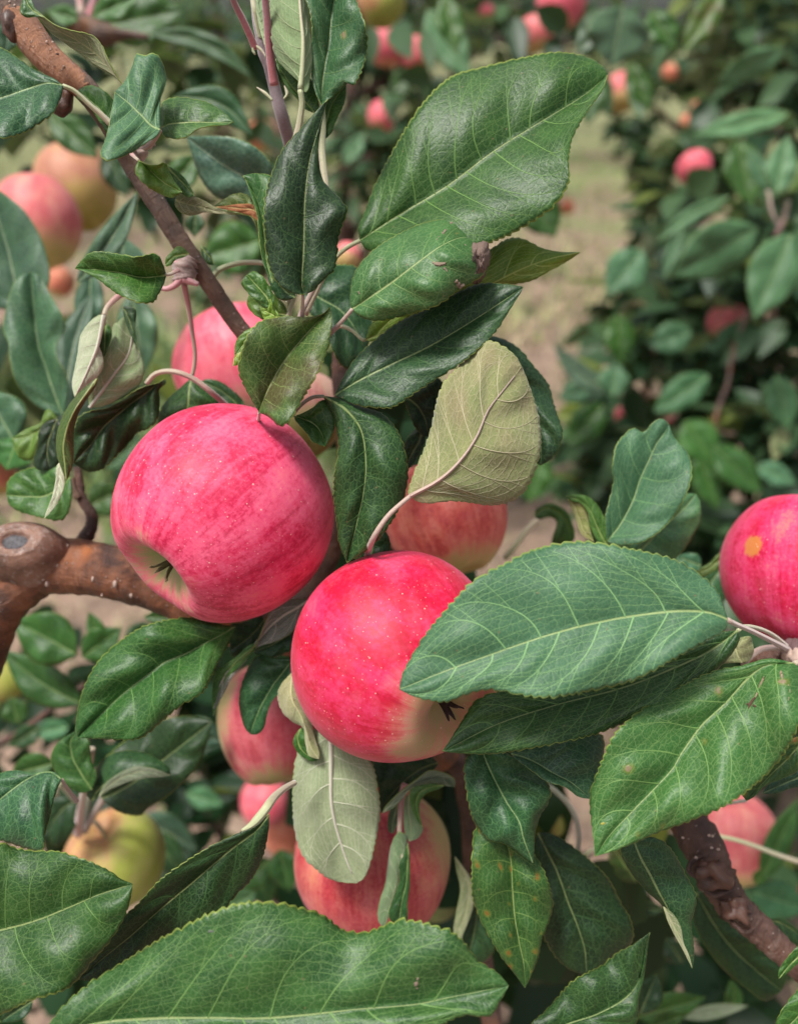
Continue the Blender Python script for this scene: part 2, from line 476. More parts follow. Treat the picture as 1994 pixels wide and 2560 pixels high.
def tube_geo(pts3, radii, sides=10, knobs=0.0, seed=0, cap=True):
    p = np.asarray(pts3, float); n = len(p)
    rad = np.asarray(radii, float)
    tan = np.gradient(p, axis=0); tan /= np.linalg.norm(tan, axis=1)[:, None] + 1e-12
    up = np.array([.13, .31, .94]); 
    if abs(tan[0] @ up) > .95: up = np.array([1., 0, 0])
    nx = np.cross(tan[0], up); nx /= np.linalg.norm(nx)
    V, UV = [], []
    s = np.concatenate([[0], np.cumsum(np.linalg.norm(np.diff(p, axis=0), axis=1))])
    th = np.linspace(0, 2 * math.pi, sides + 1)
    for i in range(n):
        nx = nx - tan[i] * (nx @ tan[i]); nx /= np.linalg.norm(nx)
        ny = np.cross(tan[i], nx)
        for j in range(sides + 1):
            r = rad[i]
            if knobs:
                q = p[i] + (nx * math.cos(th[j]) + ny * math.sin(th[j])) * r
                r *= 1 + knobs * (mnoise.noise(Vector(q) * (1.1 / max(rad[i], 1e-4)) * .8 + Vector((seed, 0, 0))) + .5 * mnoise.noise(Vector(q) * (3. / max(rad[i], 1e-4)) + Vector((0, seed, 0))))
            V.append(p[i] + (nx * math.cos(th[j]) + ny * math.sin(th[j])) * r)
            UV.append((th[j] * rad[i] * 100, s[i] * 100, s[i] / s[-1]))
    F = []
    w = sides + 1
    for i in range(n - 1):
        for j in range(sides):
            F.append((i * w + j, i * w + j + 1, (i + 1) * w + j + 1, (i + 1) * w + j))
    if cap:
        F.append(tuple(range(sides - 1, -1, -1)))
        F.append(tuple((n - 1) * w + j for j in range(sides)))
    return np.array(V), F, np.array(UV)

def tube(name, T, pts, d, r, mat, parent=None, n=24, sides=10, knobs=0.0, stalkuv=True, seed=0):
    """pts in tile coordinates; d depth cm (scalar or profile); r radius mm (scalar or profile)"""
    q = spline(X(T, [p[:2] for p in pts]), n)
    q = np.column_stack([q[:, :2], prof(d, n)])
    w = PA(q)
    V, F, UV = tube_geo(w, prof(r, n) * .001, sides, knobs, seed)
    uvv = UV[:, [0, 2]] if stalkuv else UV[:, :2]
    return mesh_obj(name, V, F, mat, parent, {'tube': uvv})

def leaf_grid(L, M, Rr, z, d, nt, nu, arch, wave, serr, seed, L2=None, R2=None, zl2=None, zr2=None):
    rs = np.random.default_rng(seed)
    t = np.linspace(0, 1, nt + 1)
    zl, zm, zr = z
    m = np.column_stack([spline(M, nt)[:, :2], d + prof(zm, nt)])
    def rail(pts, zz): return np.column_stack([spline(pts, nt)[:, :2], d + prof(zz, nt)])
    sides = []
    for E, zz, E2, zz2 in ((L, zl, L2, zl2), (Rr, zr, R2, zr2)):
        e = rail(E, zz)
        u = np.linspace(0, 1, nu + 1)
        if E2 is None:
            g = m[:, None, :] * (1 - u)[None, :, None] + e[:, None, :] * u[None, :, None]
        else:
            e2 = rail(E2, zz2)
            k = .6
            g = np.zeros((nt + 1, nu + 1, 3))
            for j, uu in enumerate(u):
                # quadratic-ish roll through m, e, e2
                if uu <= k:
                    a = uu / k; b = m * (1 - a) + e * a
                else:
                    a = (uu - k) / (1 - k); b = e * (1 - a) + e2 * a
                g[:, j] = b
            # soften the crease
            for _ in range(2):
                g[:, 1:-1] = .25 * g[:, :-2] + .5 * g[:, 1:-1] + .25 * g[:, 2:]
        sides.append(g)
    out = []
    for s_, g in enumerate(sides):
        u = np.linspace(0, 1, nu + 1)[None, :]
        wpx = np.linalg.norm(g[:, -1, :2] - g[:, 0, :2], axis=1)[:, None] / FPX * d   # cm
        g = g.copy()
        g[:, :, 2] -= arch * np.sin(u * math.pi * .93) * np.minimum(wpx, 2.2) * .30
        ph = rs.uniform(0, 6.28, 3)
        kk = rs.uniform(1.6, 2.8)
        tt = t[:, None]
        g[:, :, 2] += wave * u**2 * np.sin(6.283 * kk * tt + ph[0]) * np.minimum(wpx, 2.2) * .16
        g[:, :, 2] += wave * np.sin(6.283 * 3.3 * (tt - .25 * u) + ph[1]) * np.sin(u * 3.14) * np.minimum(wpx, 1.5) * .07
        out.append(g)
    lw, rw = PA(out[0]), PA(out[1])
    if serr > 0:
        for s_, g in enumerate((lw, rw)):
            e = g[:, -1]
            s = np.concatenate([[0], np.cumsum(np.linalg.norm(np.diff(e, axis=0), axis=1))]) * 100  # cm
            per = .33
            f = s / per + .35 * np.sin(s * 1.7 + s_ * 2) + .2 * np.sin(s * 4.1 + seed)
            fr = f - np.floor(f)
            saw = np.where(fr < .78, np.sqrt(fr / .78), 1 - ((fr - .78) / .22))
            dirv = e - g[:, -3]; ln = np.linalg.norm(dirv, axis=1)[:, None] + 1e-9
            wfull = np.linalg.norm(g[:, -1] - g[:, 0], axis=1)[:, None]
            off = dirv / ln * (saw - .5)[:, None] * .00115 * serr * np.clip(wfull / .012, 0, 1)
            off *= (.75 + .5 * rs.random(nt + 1)[:, None] * 0 + .25 * np.sin(np.floor(f) * 2.4)[:, None])
            g[:, -1] += off; g[:, -2] += off * .35
    G = np.concatenate([lw[:, :0:-1], rw], axis=1)                       # (nt+1, 2nu+1, 3)
    return G

def leaf_uv(G, nu):
    nt = G.shape[0] - 1
    u = np.linspace(-1, 1, 2 * nu + 1)
    t = np.linspace(0, 1, nt + 1)
    seg = np.linalg.norm(np.diff(G, axis=1), axis=2)
    cl = np.zeros(G.shape[:2])
    cl[:, nu + 1:] = np.cumsum(seg[:, nu:], axis=1)
    cl[:, :nu] = -np.cumsum(seg[:, :nu][:, ::-1], axis=1)[:, ::-1]
    s = np.concatenate([[0], np.cumsum(np.linalg.norm(np.diff(G[:, nu], axis=0), axis=1))])
    U = np.stack([np.broadcast_to(u * .5 + .5, cl.shape), np.broadcast_to(t[:, None], cl.shape)], -1)
    C = np.stack([cl * 100, np.broadcast_to(s[:, None] * 100, cl.shape)], -1)
    return U.reshape(-1, 2), C.reshape(-1, 2)

def leaf_mesh(name, G, nu, parent, mt, mu, under, color, thick=.00016):
    nt = G.shape[0] - 1; W = 2 * nu + 1
    gu = np.gradient(G, axis=1); gt = np.gradient(G, axis=0)
    n = np.cross(gu, gt)
    ln = np.linalg.norm(n, axis=2, keepdims=True)
    n = n / np.where(ln < 1e-12, 1, ln)
    view = G - _C; view /= np.linalg.norm(view, axis=2, keepdims=True)
    area = ln[..., 0]
    facing = (np.sum(n * view, axis=2) * area).sum()
    flip = facing > 0                 # normals point away from the camera
    if under: flip = not flip
    if flip: n = -n
    top = (G + n * thick).reshape(-1, 3); bot = (G - n * thick).reshape(-1, 3)
    idx = np.arange((nt + 1) * W).reshape(nt + 1, W)
    a, b, c, e = idx[:-1, :-1].ravel(), idx[:-1, 1:].ravel(), idx[1:, 1:].ravel(), idx[1:, :-1].ravel()
    q1 = np.stack([a, b, c, e], 1); q2 = np.stack([a, e, c, b], 1)
    # cross(gu, gt) is the winding a,b,c,e
    if flip: q1, q2 = q2, q1
    N = (nt + 1) * W
    loop = list(idx[0]) + list(idx[1:, -1]) + list(idx[-1, -2::-1]) + list(idx[-2:0:-1, 0])
    loop = np.array(loop); nx = np.roll(loop, -1)
    rim = np.stack([loop, loop + N, nx + N, nx], 1)
    if flip: rim = rim[:, ::-1]
    F = np.vstack([q1, q2 + N, rim])
    mi = np.concatenate([np.zeros(len(q1)), np.ones(len(q2)), np.zeros(len(rim))])
    U, C = leaf_uv(G, nu)
    return mesh_obj(name, np.vstack([top, bot]), F, [mt, mu], parent, {'leaf': np.vstack([U, U]), 'cm': np.vstack([C, C])}, mi, True, None, color)

GRID = {}
_seed = [100]
def vein_plan(seed, nv):
    rs = np.random.default_rng(seed + 5)
    out = []
    for sgn in (-1, 1):
        k = nv + rs.integers(0, 2); off = rs.uniform(0, .5)
        vs_ = []
        for i in range(k):
            t0 = .035 + .86 * ((i + off) / k) ** 1.08 + rs.uniform(-.018, .018)
            dl = (.25 - .13 * t0) * rs.uniform(.85, 1.15)
            vs_.append((t0, min(dl, .985 - t0), rs.uniform(-.012, .012), rs.uniform(0, 6)))
        vs_.sort(); out.append((sgn, vs_))
    return out
def vein_t(v, a):
    s = np.clip(a / .93, 0, 1.2) ** 1.05
    return v[0] + v[1] * (.48 * s + .52 * s ** 2.6) + v[2] * np.sin(s * 5 + v[3])

def quilt(G, nu, plan, amp):
    """the blade swells between its side veins"""
    nt = G.shape[0] - 1
    u = np.linspace(-1, 1, 2 * nu + 1)[None, :]; t = np.linspace(0, 1, nt + 1)[:, None]
    L = np.linalg.norm(np.diff(G[:, nu], axis=0), axis=1).sum() * 100
    dist = np.full(G.shape[:2], 9.)
    for sgn, vs_ in plan:
        for v in vs_:
            dd = np.abs(t - vein_t(v, np.abs(u))) * L * .75
            dist = np.where((u * sgn > -.01), np.minimum(dist, dd), dist)
    wid = np.linalg.norm(G[:, -1] - G[:, 0], axis=1)[:, None] * 50
    xm = np.abs(u) * wid
    h = (1 - np.exp(-(dist / .26) ** 2)) * (1 - np.abs(u) ** 6) * (1 - np.exp(-(xm / .16) ** 2))
    h = h * amp * .001
    gu = np.gradient(G, axis=1); gt = np.gradient(G, axis=0)
    n = np.cross(gu, gt); n /= np.linalg.norm(n, axis=2, keepdims=True) + 1e-12
    return h, n

def ribbons(name, G, nu, plan, parent, mat, under, color, seed, off=.00022):
    nt = G.shape[0] - 1; W = 2 * nu
    gu = np.gradient(G, axis=1); gt = np.gradient(G, axis=0)
    N = np.cross(gu, gt); N /= np.linalg.norm(N, axis=2, keepdims=True) + 1e-12
    view = G - _C
    if (np.sum(N * view, axis=2)).mean() > 0: N = -N
    def samp(A, u, t):
        x = np.clip((u + 1) * .5 * W, 0, W - 1e-6); y = np.clip(t * nt, 0, nt - 1e-6)
        i, j = x.astype(int), y.astype(int); fx, fy = (x - i)[:, None], (y - j)[:, None]
        return (A[j, i] * (1 - fx) + A[j, i + 1] * fx) * (1 - fy) + (A[j + 1, i] * (1 - fx) + A[j + 1, i + 1] * fx) * fy
    rs = np.random.default_rng(seed)
    V, F = [], []
    ridge = .00012 if not under else .0003
    def ribbon(u, t, w):
        p = samp(G, u, t); n = samp(N, u, t); n /= np.linalg.norm(n, axis=1)[:, None]
        d = np.gradient(p, axis=0); s = np.cross(d, n); s /= np.linalg.norm(s, axis=1)[:, None] + 1e-12
        b = len(V); w = w[:, None] * .001
        for k, (q, hh) in enumerate(((-1, 0), (0, 1), (1, 0))):
            V.extend(p + s * w * q + n * (off + hh * ridge * np.minimum(1, w / .0002)))
        m_ = len(p)
        for k in range(2):
            for i in range(m_ - 1):
                a = b + k * m_ + i; F.append((a, a + 1, a + 1 + m_, a + m_))
    Lc = np.linalg.norm(np.diff(G[:, nu], axis=0), axis=1).sum() * 100
    sc = min(1.15, max(.55, Lc / 8)) * (1.35 if under else 1)
    for sgn, vs_ in plan:
        for iv, v in enumerate(vs_):
            a = np.linspace(0, .93, 18); t = vein_t(v, a)
            ok = t < .985; a, t = a[ok], t[ok]
            if len(a) > 3: ribbon(a * sgn, t, sc * np.linspace(.21, .06, len(a)))
            # cross veins to the next side vein
            if iv + 1 < len(vs_):
                v2 = vs_[iv + 1]
                for a0 in np.arange(.14, .86, .115) + rs.uniform(-.03, .03):
                    a1 = a0 + rs.uniform(-.02, .09)
                    if a1 > .95: continue
                    ta, tb = vein_t(v, a0), vein_t(v2, a1 - .03)
                    if not (tb > ta and tb < .98): continue
                    q = np.linspace(0, 1, 7); bow = rs.uniform(-.025, .025); zz = np.array([0, .3, -.4, .35, -.3, .3, 0]) * rs.uniform(.006, .018)
                    ribbon((a0 + (a1 - a0) * q + bow * np.sin(q * 3.14) + zz) * sgn, ta + (tb - ta) * q, sc * np.full(7, .050))
            # forks near the margin
            for a0 in (rs.uniform(.45, .6), rs.uniform(.66, .8)):
                t0 = vein_t(v, a0); q = np.linspace(0, 1, 6)
                ribbon((a0 + (.95 - a0) * q) * sgn, t0 - .004 + (vein_t(v, .95) - t0) * q * .35, sc * np.linspace(.09, .045, 6))
    o = mesh_obj(name, V, F, mat, parent, None, None, True, None, color)
    return o

NEAR = 'leaves of the near apple tree'
def leaf(label, T, M, L, R, d, z=(0, 0, 0), k='g', u='u', under=False, stalk=None, sk='g', sd=None, sr=.85,
         arch=.5, wave=.8, serr=1.0, tint=(1, 1, 1), rk=None, quilt_amp=.42, L2=None, R2=None, zl2=0, zr2=0, nt=None, nu=14, group=NEAR, rib=None, join=True):
    """L and R run from base to tip; the base and tip of the midrib M are added to them when join is set"""
    _seed[0] += 1; seed = _seed[0]
    Mn, Ln, Rn = X(T, M), X(T, L), X(T, R)
    def cl(A): return [Mn[0]] + A + [Mn[-1]] if join else A
    length = sum(math.dist(Mn[i][:2], Mn[i + 1][:2]) for i in range(len(Mn) - 1)) / FPX * d
    if nt is None: nt = int(max(30, min(260, length * 22))) if serr > 0 else int(max(16, min(40, length * 4)))
    G = leaf_grid(cl(Ln), Mn, cl(Rn), z, d, nt, nu, arch, wave, serr, seed,
                  cl(X(T, L2)) if L2 else None, cl(X(T, R2)) if R2 else None, zl2, zr2)
    veined = length > 2.0 and not group.startswith('large blurred') and serr >= 0
    if veined:
        plan = vein_plan(seed, int(min(8, max(5, round(length * .6 + 1)))))
        # the blade is swollen on its upper face: towards the camera unless seen from below
        h, n_ = quilt(G, nu, plan, quilt_amp)
        vw = G - _C
        if (np.sum(n_ * vw, axis=2)).mean() > 0: n_ = -n_
        G = G + n_ * (h * (-1 if under else 1))[..., None]
    e = empty('apple_leaf', Vector(G[0, nu]), label, 'leaf', group)
    leaf_mesh('blade', G, nu, e, LT[k], LU[u], under, tuple(tint) + (1,))
    GRID[e.name] = G
    if veined: ribbons('side_veins', G, nu, plan, e, VN[u if under else k], under, tuple(tint) + (1,), seed)
    if rib: rib = sr * .74 if stalk else rib
    zb = d + float(prof(z[1], 4)[0])
    if stalk:
        pts = [M[0]] + list(stalk)
        tube('stalk', T, pts, list(sd) if isinstance(sd, (list, tuple)) else [zb, zb + ((sd - zb) * .5 if sd else .4), sd if sd else zb + .8], [sr * .72, sr * .82, sr * 1.1], ST[sk], e, n=16, sides=8)
    if rib:
        nn = 20
        c = G[:, nu]
        ii = np.linspace(0, len(c) * .93, nn).astype(int)
        c = c[ii]
        tocam = _C - c; tocam /= np.linalg.norm(tocam, axis=1)[:, None]
        V, F, UV = tube_geo(c + tocam * .00035, np.linspace(rib, rib * .25, nn) * .001, 6)
        mesh_obj('midrib', V, F, ST[rk or ('w' if u == 'w' else sk)], e, {'tube': UV[:, [0, 2]]})
    return e

def mark(e, T, pts, r, mat, name='tear', sides=6, lift=.0002):
    """a crack or dry patch lying on the blade of leaf e"""
    G = GRID[e.name].reshape(-1, 3)
    rel = (G - _C) @ _B.T
    px = CX + rel[:, 0] / rel[:, 2] * FPX; py = CY - rel[:, 1] / rel[:, 2] * FPX
    q = spline(X(T, pts), 10)
    out = []
    for x, y in q[:, :2]:
        k = np.argmin((px - x) ** 2 + (py - y) ** 2)
        out.append(np.array(P(x, y, rel[k, 2] * 100 - lift * 100)))
    V, F, UV = tube_geo(np.array(out), prof(r, 10) * .001, sides, .5, len(pts))
    # press the patch flat onto the blade
    c = np.repeat(np.array(out), sides + 1, axis=0)
    dv = V - c; fw = np.array(AZ); dv -= np.outer(dv @ fw, fw) * .85
    return mesh_obj(name, c + dv, F, mat, e, {'tube': UV[:, [0, 2]]})

def sleaf(label, T, p0, p1, w, d, dz=0.0, bend=0.0, tiltz=0.0, keel=.25, group=NEAR, w2=None, **kw):
    """leaf of the usual oval outline from base p0 to tip p1 (tile units), w = full width there;
    dz = extra depth at the tip, tiltz = depth difference of the two edges, bend = sideways bow"""
    (x0, y0), (x1, y1) = p0, p1
    dx, dy = x1 - x0, y1 - y0; Ln = math.hypot(dx, dy); nx, ny = -dy / Ln, dx / Ln
    pr = [(.0, .0), (.06, .30), (.16, .66), (.32, .94), (.48, 1.0), (.64, .86), (.78, .58), (.90, .27), (.97, .08), (1, 0)]
    wl = w * .5; wr = (w2 if w2 is not None else w) * .5
    def pt(t, s): 
        b = bend * Ln * math.sin(t * math.pi)
        return (x0 + dx * t + nx * (s + b), y0 + dy * t + ny * (s + b))
    M = [pt(t, 0) for t in (0, .25, .5, .75, 1)]
    L = [pt(t, -wl * f) for t, f in pr[1:-1]]
    R = [pt(t, wr * f) for t, f in pr[1:-1]]
    k = keel
    z = ([0, -tiltz - k + dz * .5, dz], [0, dz * .5, dz], [0, tiltz - k + dz * .5, dz])
    kw.setdefault('serr', 0); kw.setdefault('nu', 5)
    if kw.get('k') == 'd' and 'tint' in kw and kw['tint'][0] > 1.5: kw['tint'] = (kw['tint'][0] * 1.5, kw['tint'][1] * .95, kw['tint'][2] * 1.5)  # grey-blue sky sheen put into the tint of the lighter 'd' leaves
    if group.startswith('large blurred'): kw['tint'] = tuple(c * q for c, q in zip(kw.get('tint', (1, 1, 1)), (1.5, 1.22, 1.2)))
    return leaf(label, T, M, L, R, d, z, group=group, **kw)

def apple(label, x, y, r, d, axis, mat, squash=.95, seed=1, group='apples on the tree', calyx=None, stem=None, lobes=.03, nseg=72,
          taper=.06, dimple=(.26, .30), sx=1.0, dw=.26):
    """x, y, r photograph pixels; axis = (right, up, towards camera) of the calyx end"""
    Rm = r / FPX * d * .01
    c = P(x, y, d)
    ax = (AX * axis[0] + AY * axis[1] - AZ * axis[2]).normalized()
    zl = -ax
    xl = zl.orthogonal().normalized(); 
    # stable roll
    xl = (AX - zl * AX.dot(zl)); xl = xl.normalized() if xl.length > .1 else zl.orthogonal().normalized()
    yl = zl.cross(xl)
    rot = Matrix((xl, yl, zl)).transposed().to_4x4()
    nr = int(nseg * .6)
    V, F = [], []
    for i in range(nr + 1):
        ph = math.pi * i / nr
        for j in range(nseg):
            th = 2 * math.pi * j / nseg
            sp = math.sin(ph)
            rr = (sp ** .92) * (1 + taper * math.cos(ph))
            zz = math.cos(ph) * squash
            zz -= dimple[0] * math.exp(-(ph / .30) ** 2)
            zz += dimple[1] * math.exp(-((math.pi - ph) / dw) ** 2)
            lw = max(0, (ph - 1.5) / 1.64)
            rr *= 1 + lobes * lw * math.cos(5 * th + seed)
            zz -= lobes * 1.6 * lw * lw * math.cos(5 * th + seed) * sp
            v = Vector((rr * math.cos(th) * sx, rr * math.sin(th), zz))
            v *= 1 + .028 * mnoise.noise(v * 1.1 + Vector((seed * 3.1, 0, 0)))
            V.append(v * Rm)
    for i in range(nr):
        for j in range(nseg):
            a, b = i * nseg + j, i * nseg + (j + 1) % nseg
            F.append((a, a + nseg, b + nseg, b))
    me = bpy.data.meshes.new('skin')
    me.from_pydata(V, [], F); me.materials.append(mat)
    me.polygons.foreach_set('use_smooth', np.ones(len(F), bool)); me.update()
    parts = calyx or stem
    if parts:
        e = empty('apple', c, label, 'apple', group)
        o = bpy.data.objects.new('skin', me); COL.objects.link(o); o.parent = e
        o.matrix_local = rot
    else:
        o = bpy.data.objects.new('apple', me); COL.objects.link(o)
        tag(o, label, 'apple', group)
        o.matrix_world = Matrix.Translation(c) @ rot
        e = o
    if calyx:
        rs = random.Random(seed)
        V, F = [], []
        z0 = (-squash + dimple[1] - .03)
        for kx in range(5):
            th = kx * 1.2566 + rs.uniform(-.2, .2)
            ln = rs.uniform(.035, .09); w = .030
            lift = rs.uniform(-.14, -.02)
            prev = None
            for s in range(5):
                q = s / 4
                rad = .015 + ln * q * (.6 + .5 * q)
                zc = z0 - .17 * q + lift * math.sin(q * 2.4) * .5
                ww = w * (1 - q) ** .7 + .003
                for sgn in (-1, 1):
                    V.append(Vector((math.cos(th) * rad - sgn * math.sin(th) * ww, math.sin(th) * rad + sgn * math.cos(th) * ww, zc + (.02 if sgn > 0 else 0))) * Rm)
                if s: 
                    b = len(V) - 4
                    F.append((b, b + 1, b + 3, b + 2))
        me = bpy.data.meshes.new('calyx'); me.from_pydata(V, [], F); me.materials.append(calyx)
        me.update()
        o = bpy.data.objects.new('calyx', me); COL.objects.link(o); o.parent = e; o.matrix_local = rot
        md = o.modifiers.new('thick', 'SOLIDIFY'); md.thickness = .0005
    if stem:
        # stem = local end point (units of apple radius) up the +Z end
        n = 8
        pts = []
        for i in range(n + 1):
            q = i / n
            pts.append(np.array([stem[0] * q * q, stem[1] * q * q, squash - dimple[0] - .05 + q * stem[2]]) * Rm)
        Vv, Ff, UV = tube_geo(np.array(pts), np.linspace(.0012, .0016, n + 1), 8)
        m3 = np.array(rot.to_3x3())
        Vv = Vv @ m3.T + np.array(c)
        mesh_obj('stem', Vv, Ff, ST['g'], e, {'tube': UV[:, [0, 2]]})
    return e

# ================================================================ branches of the near tree
def sub_tube(parent, name, T, pts, d, r, mat, **kw):
    return tube(name, T, pts, d, r, mat, parent, **kw)

def branch(label, T, pts, d, r, mat, knobs=.06, n=60, group='branches of the near apple tree', sides=20, name='apple_branch'):
    q = X(T, [pts[0]])[0]
    d0 = d[0] if isinstance(d, (list, tuple)) else d
    e = empty(name, P(q[0], q[1], d0), label, 'branch', group)
    tube('wood', T, pts, d, r, mat, e, n=n, sides=sides, knobs=knobs, stalkuv=False, seed=len(label))
    return e

def blob(name, parent, x, y, d, r, mat, sc=(1, 1, 1), bump=.25, seed=0, seg=20):
    """small lumpy ellipsoid: bud, scar, knot; r in mm; sc along camera right, up, forward"""
    V, F = [], []
    c = np.array(P(x, y, d))
    h = seg // 2
    for i in range(h + 1):
        ph = math.pi * i / h
        for j in range(seg):
            th = 2 * math.pi * j / seg
            v = Vector((math.sin(ph) * math.cos(th), math.cos(ph), math.sin(ph) * math.sin(th)))
            f = 1 + bump * mnoise.noise(v * 1.7 + Vector((seed, 0, 0)))
            w = AX * (v.x * sc[0]) + AY * (v.y * sc[1]) + AZ * (v.z * sc[2])
            V.append(c + np.array(w) * (r * .001 * f))
    for i in range(h):
        for j in range(seg):
            a, b = i * seg + j, i * seg + (j + 1) % seg
            F.append((a, b, b + seg, a + seg))
    return mesh_obj(name, V, F, mat, parent)

def ring(name, parent, x, y, d, r, tr, mat, tilt=(0, 0), wob=.12, seed=0, sc=(1, 1)):
    """callus ring around a pruning scar"""
    n = 40
    pts = []
    for i in range(n + 1):
        a = 2 * math.pi * i / n
        f = 1 + wob * mnoise.noise(Vector((math.cos(a), math.sin(a), seed)))
        v = AX * (math.cos(a) * r * f * sc[0]) + AY * (math.sin(a) * r * f * sc[1]) + AZ * ((math.cos(a) * tilt[0] + math.sin(a) * tilt[1]) * r)
        pts.append(np.array(P(x, y, d)) + np.array(v) * .001)
    V, F, UV = tube_geo(np.array(pts), np.full(n + 1, tr * .001), 8, .15, seed, cap=False)
    return mesh_obj(name, V, F, mat, parent, {'tube': UV[:, :2]})

# thick branch behind the left apple
b2 = branch('thick reddish brown branch with a pruning knot running behind the left red apple', '5',
            [(-330, 1400), (-190, 1080), (-70, 800), (60, 640), (240, 535), (450, 525), (650, 555), (850, 605), (1050, 685), (1250, 800), (1500, 900), (1900, 980), (2300, 1200), (2700, 1700)],
            [36, 36, 36, 36, 36, 36.5, 37, 38, 39, 41, 43], [15, 15, 14, 12.6, 12.0, 11.5, 10.5, 9.5, 9, 9, 9, 9], BARK, n=120, sides=32, knobs=.07)
def knot_disc(parent, x, y, d, r, tilt_up=.55, sx=1.0, seed=0):
    """healed pruning wound: callus rolls round a grey core, built as one mound"""
    prof_ = [(0, .10), (.18, .12), (.34, .08), (.42, .20), (.52, .34), (.60, .25), (.66, .24), (.76, .40), (.86, .33), (.92, .24), (1.05, .14), (1.2, -.22), (1.35, -.8), (1.5, -1.6)]
    nrm = (AY * tilt_up - AZ * 1.0).normalized(); ux = AX; uy = nrm.cross(ux) * -1
    c = P(x, y, d); V, F, UV = [], [], []; m_ = 56
    for k, (q, h) in enumerate(prof_):
        for a in range(m_):
            t = 2 * math.pi * a / m_
            w = 1 + .13 * mnoise.noise(Vector((math.cos(t) * 1.3, math.sin(t) * 1.3, seed + q * .8)))
            hh = h + (.07 * mnoise.noise(Vector((math.cos(t) * 3 * q, math.sin(t) * 3 * q, seed + 9))) + .05 * mnoise.noise(Vector((t * 5, q * 9, seed)))) * min(1, q * 3)
            V.append(c + (ux * (math.cos(t) * q * w * sx) + uy * (math.sin(t) * q * w * .80) + nrm * hh * .8) * (r * .001)); UV.append((q, t))
    for k in range(len(prof_) - 1):
        for a in range(m_):
            b_ = (a + 1) % m_
            F.append((k * m_ + a, k * m_ + b_, (k + 1) * m_ + b_, (k + 1) * m_ + a))
    m = NT('callus round an old cut')
    q = m.sep(m.uv('tube'))[0]
    n, _ = m.noise(m.coord(), 330, 5, .7); n2, _ = m.noise(m.coord(), 90, 4, .6)
    col = m.mix(m.ss(n2, .35, .65), (.24, .125, .085), (.11, .06, .042))
    col = m.mix(m.math('MULTIPLY', m.ss(n, .5, .7), .6), col, (.40, .33, .30))
    col = m.mix(m.ss(m.math('ADD', q, m.math('MULTIPLY_ADD', n2, .3, -.15)), .40, .33), col, m.mix(m.ss(n, .35, .65), (.012, .012, .015), (.07, .065, .075)))
    m.put(m.b.inputs['Base Color'], col); m.b.inputs['Roughness'].default_value = .5
    m.l.new(m.bump(m.math('ADD', n, n2), .0007), m.b.inputs['Normal'])
    return mesh_obj('knot', V, F, m.m, parent, {'tube': UV})
blob('swelling', b2, 42, 1392, 35.8, 11.5, BARK, (1.15, .95, .8), .3, 3, 36)
knot_disc(b2, 40, 1357, 34.35, 11.5, .55, 1.2, 4)
for x, y, r in ((286, 630, 1.5), (565, 600, 1.3), (700, 632, 1.8), (798, 700, 1.3), (350, 520, .9), (192, 612, 1.0), (265, 600, 1.2), (410, 400, 1.0), (620, 700, .8)):
    q = X('5', [(x, y)])[0]
    blob('lenticel', b2, q[0], q[1], 34.78 + (abs(y - 545) / 190) ** 2 * .62, r * .75, ST['b'], (.7, 1.1, .6), .4, x, 10)
sub_tube(b2, 'spur', '5', [(500, 380), (555, 290), (560, 210), (500, 120), (480, 0), (470, -80)], 37.2, [3.4, 3.0, 2.6, 2.2, 2.0, 1.6], BARK2, knobs=.25, stalkuv=False)
sub_tube(b2, 'spur', '5', [(480, 110), (450, 60), (440, -10)], 37, [1.8, 1.6, 1.3], BARK3, knobs=.2, stalkuv=False)

# slanted branch, upper left
b1 = branch('slender brown branch slanting down from the top left corner to the cluster', '3',
            [(-160, -1420), (20, -1210), (95, -1125), (150, -1055), (190, -990), (245, -915), (335, -825), (440, -740), (530, -660), (660, -480), (790, -240), (890, -80), (990, 80), (1095, 250), (1200, 400), (1300, 550), (1400, 700), (1520, 860), (1640, 1010), (1700, 1250), (1660, 1700)],
            [31, 31, 31, 31, 31.5, 32, 32.5, 33, 33.5, 34, 36], [5.8, 5.7, 5.6, 5.1, 4.4, 4.0, 3.9, 4.0, 3.6, 3.5, 3.4, 3.4, 4, 5], BARK3, n=150, sides=24, knobs=.07)
# glossy orange stretch with scale scars
sub_tube(b1, 'bark_patch', '1', [(80, 80), (150, 160), (190, 225), (245, 300), (335, 390), (440, 475), (540, 565)], 30.95, [5.0, 6.0, 6.1, 5.7, 5.2, 4.9, 4.0], bark_material('bark glossy orange', a=(.36, .15, .065), b=(.20, .085, .045), g=(.33, .24, .23), orange=(.40, .15, .03), grey=.35, gloss=.36), n=60, sides=28, knobs=.05, stalkuv=False)
for (x0, y0, x1, y1) in ((150, 300, 190, 265), (300, 350, 390, 345), (165, 175, 225, 145), (65, 120, 105, 180)):
    sub_tube(b1, 'scale_scar', '1', [(x0, y0), ((x0 + x1) / 2 + 5, (y0 + y1) / 2 - 14), (x1, y1)], [30.75, 30.5, 30.75], [.3, .7, .3], DARKSEP, n=14, knobs=.3)
blob('bud_scar', b1, 30, 62, 30.6, 4.2, BARK2, (.8, 1.3, .8), .5, 8)
blob('spur', b1, 157, 248, 31.2, 4.2, BARK2, (1.0, 1.35, 1), .5, 9)
for x, y in ((285, 252), (322, 255), (288, 322), (388, 402), (90, 30), (60, 10), (180, 215)):
    q = X('1', [(x, y)])[0]
    blob('lenticel', b1, q[0], q[1], 30.42, .42, ST['b'], (1, 1, .6), .3, x, 8)
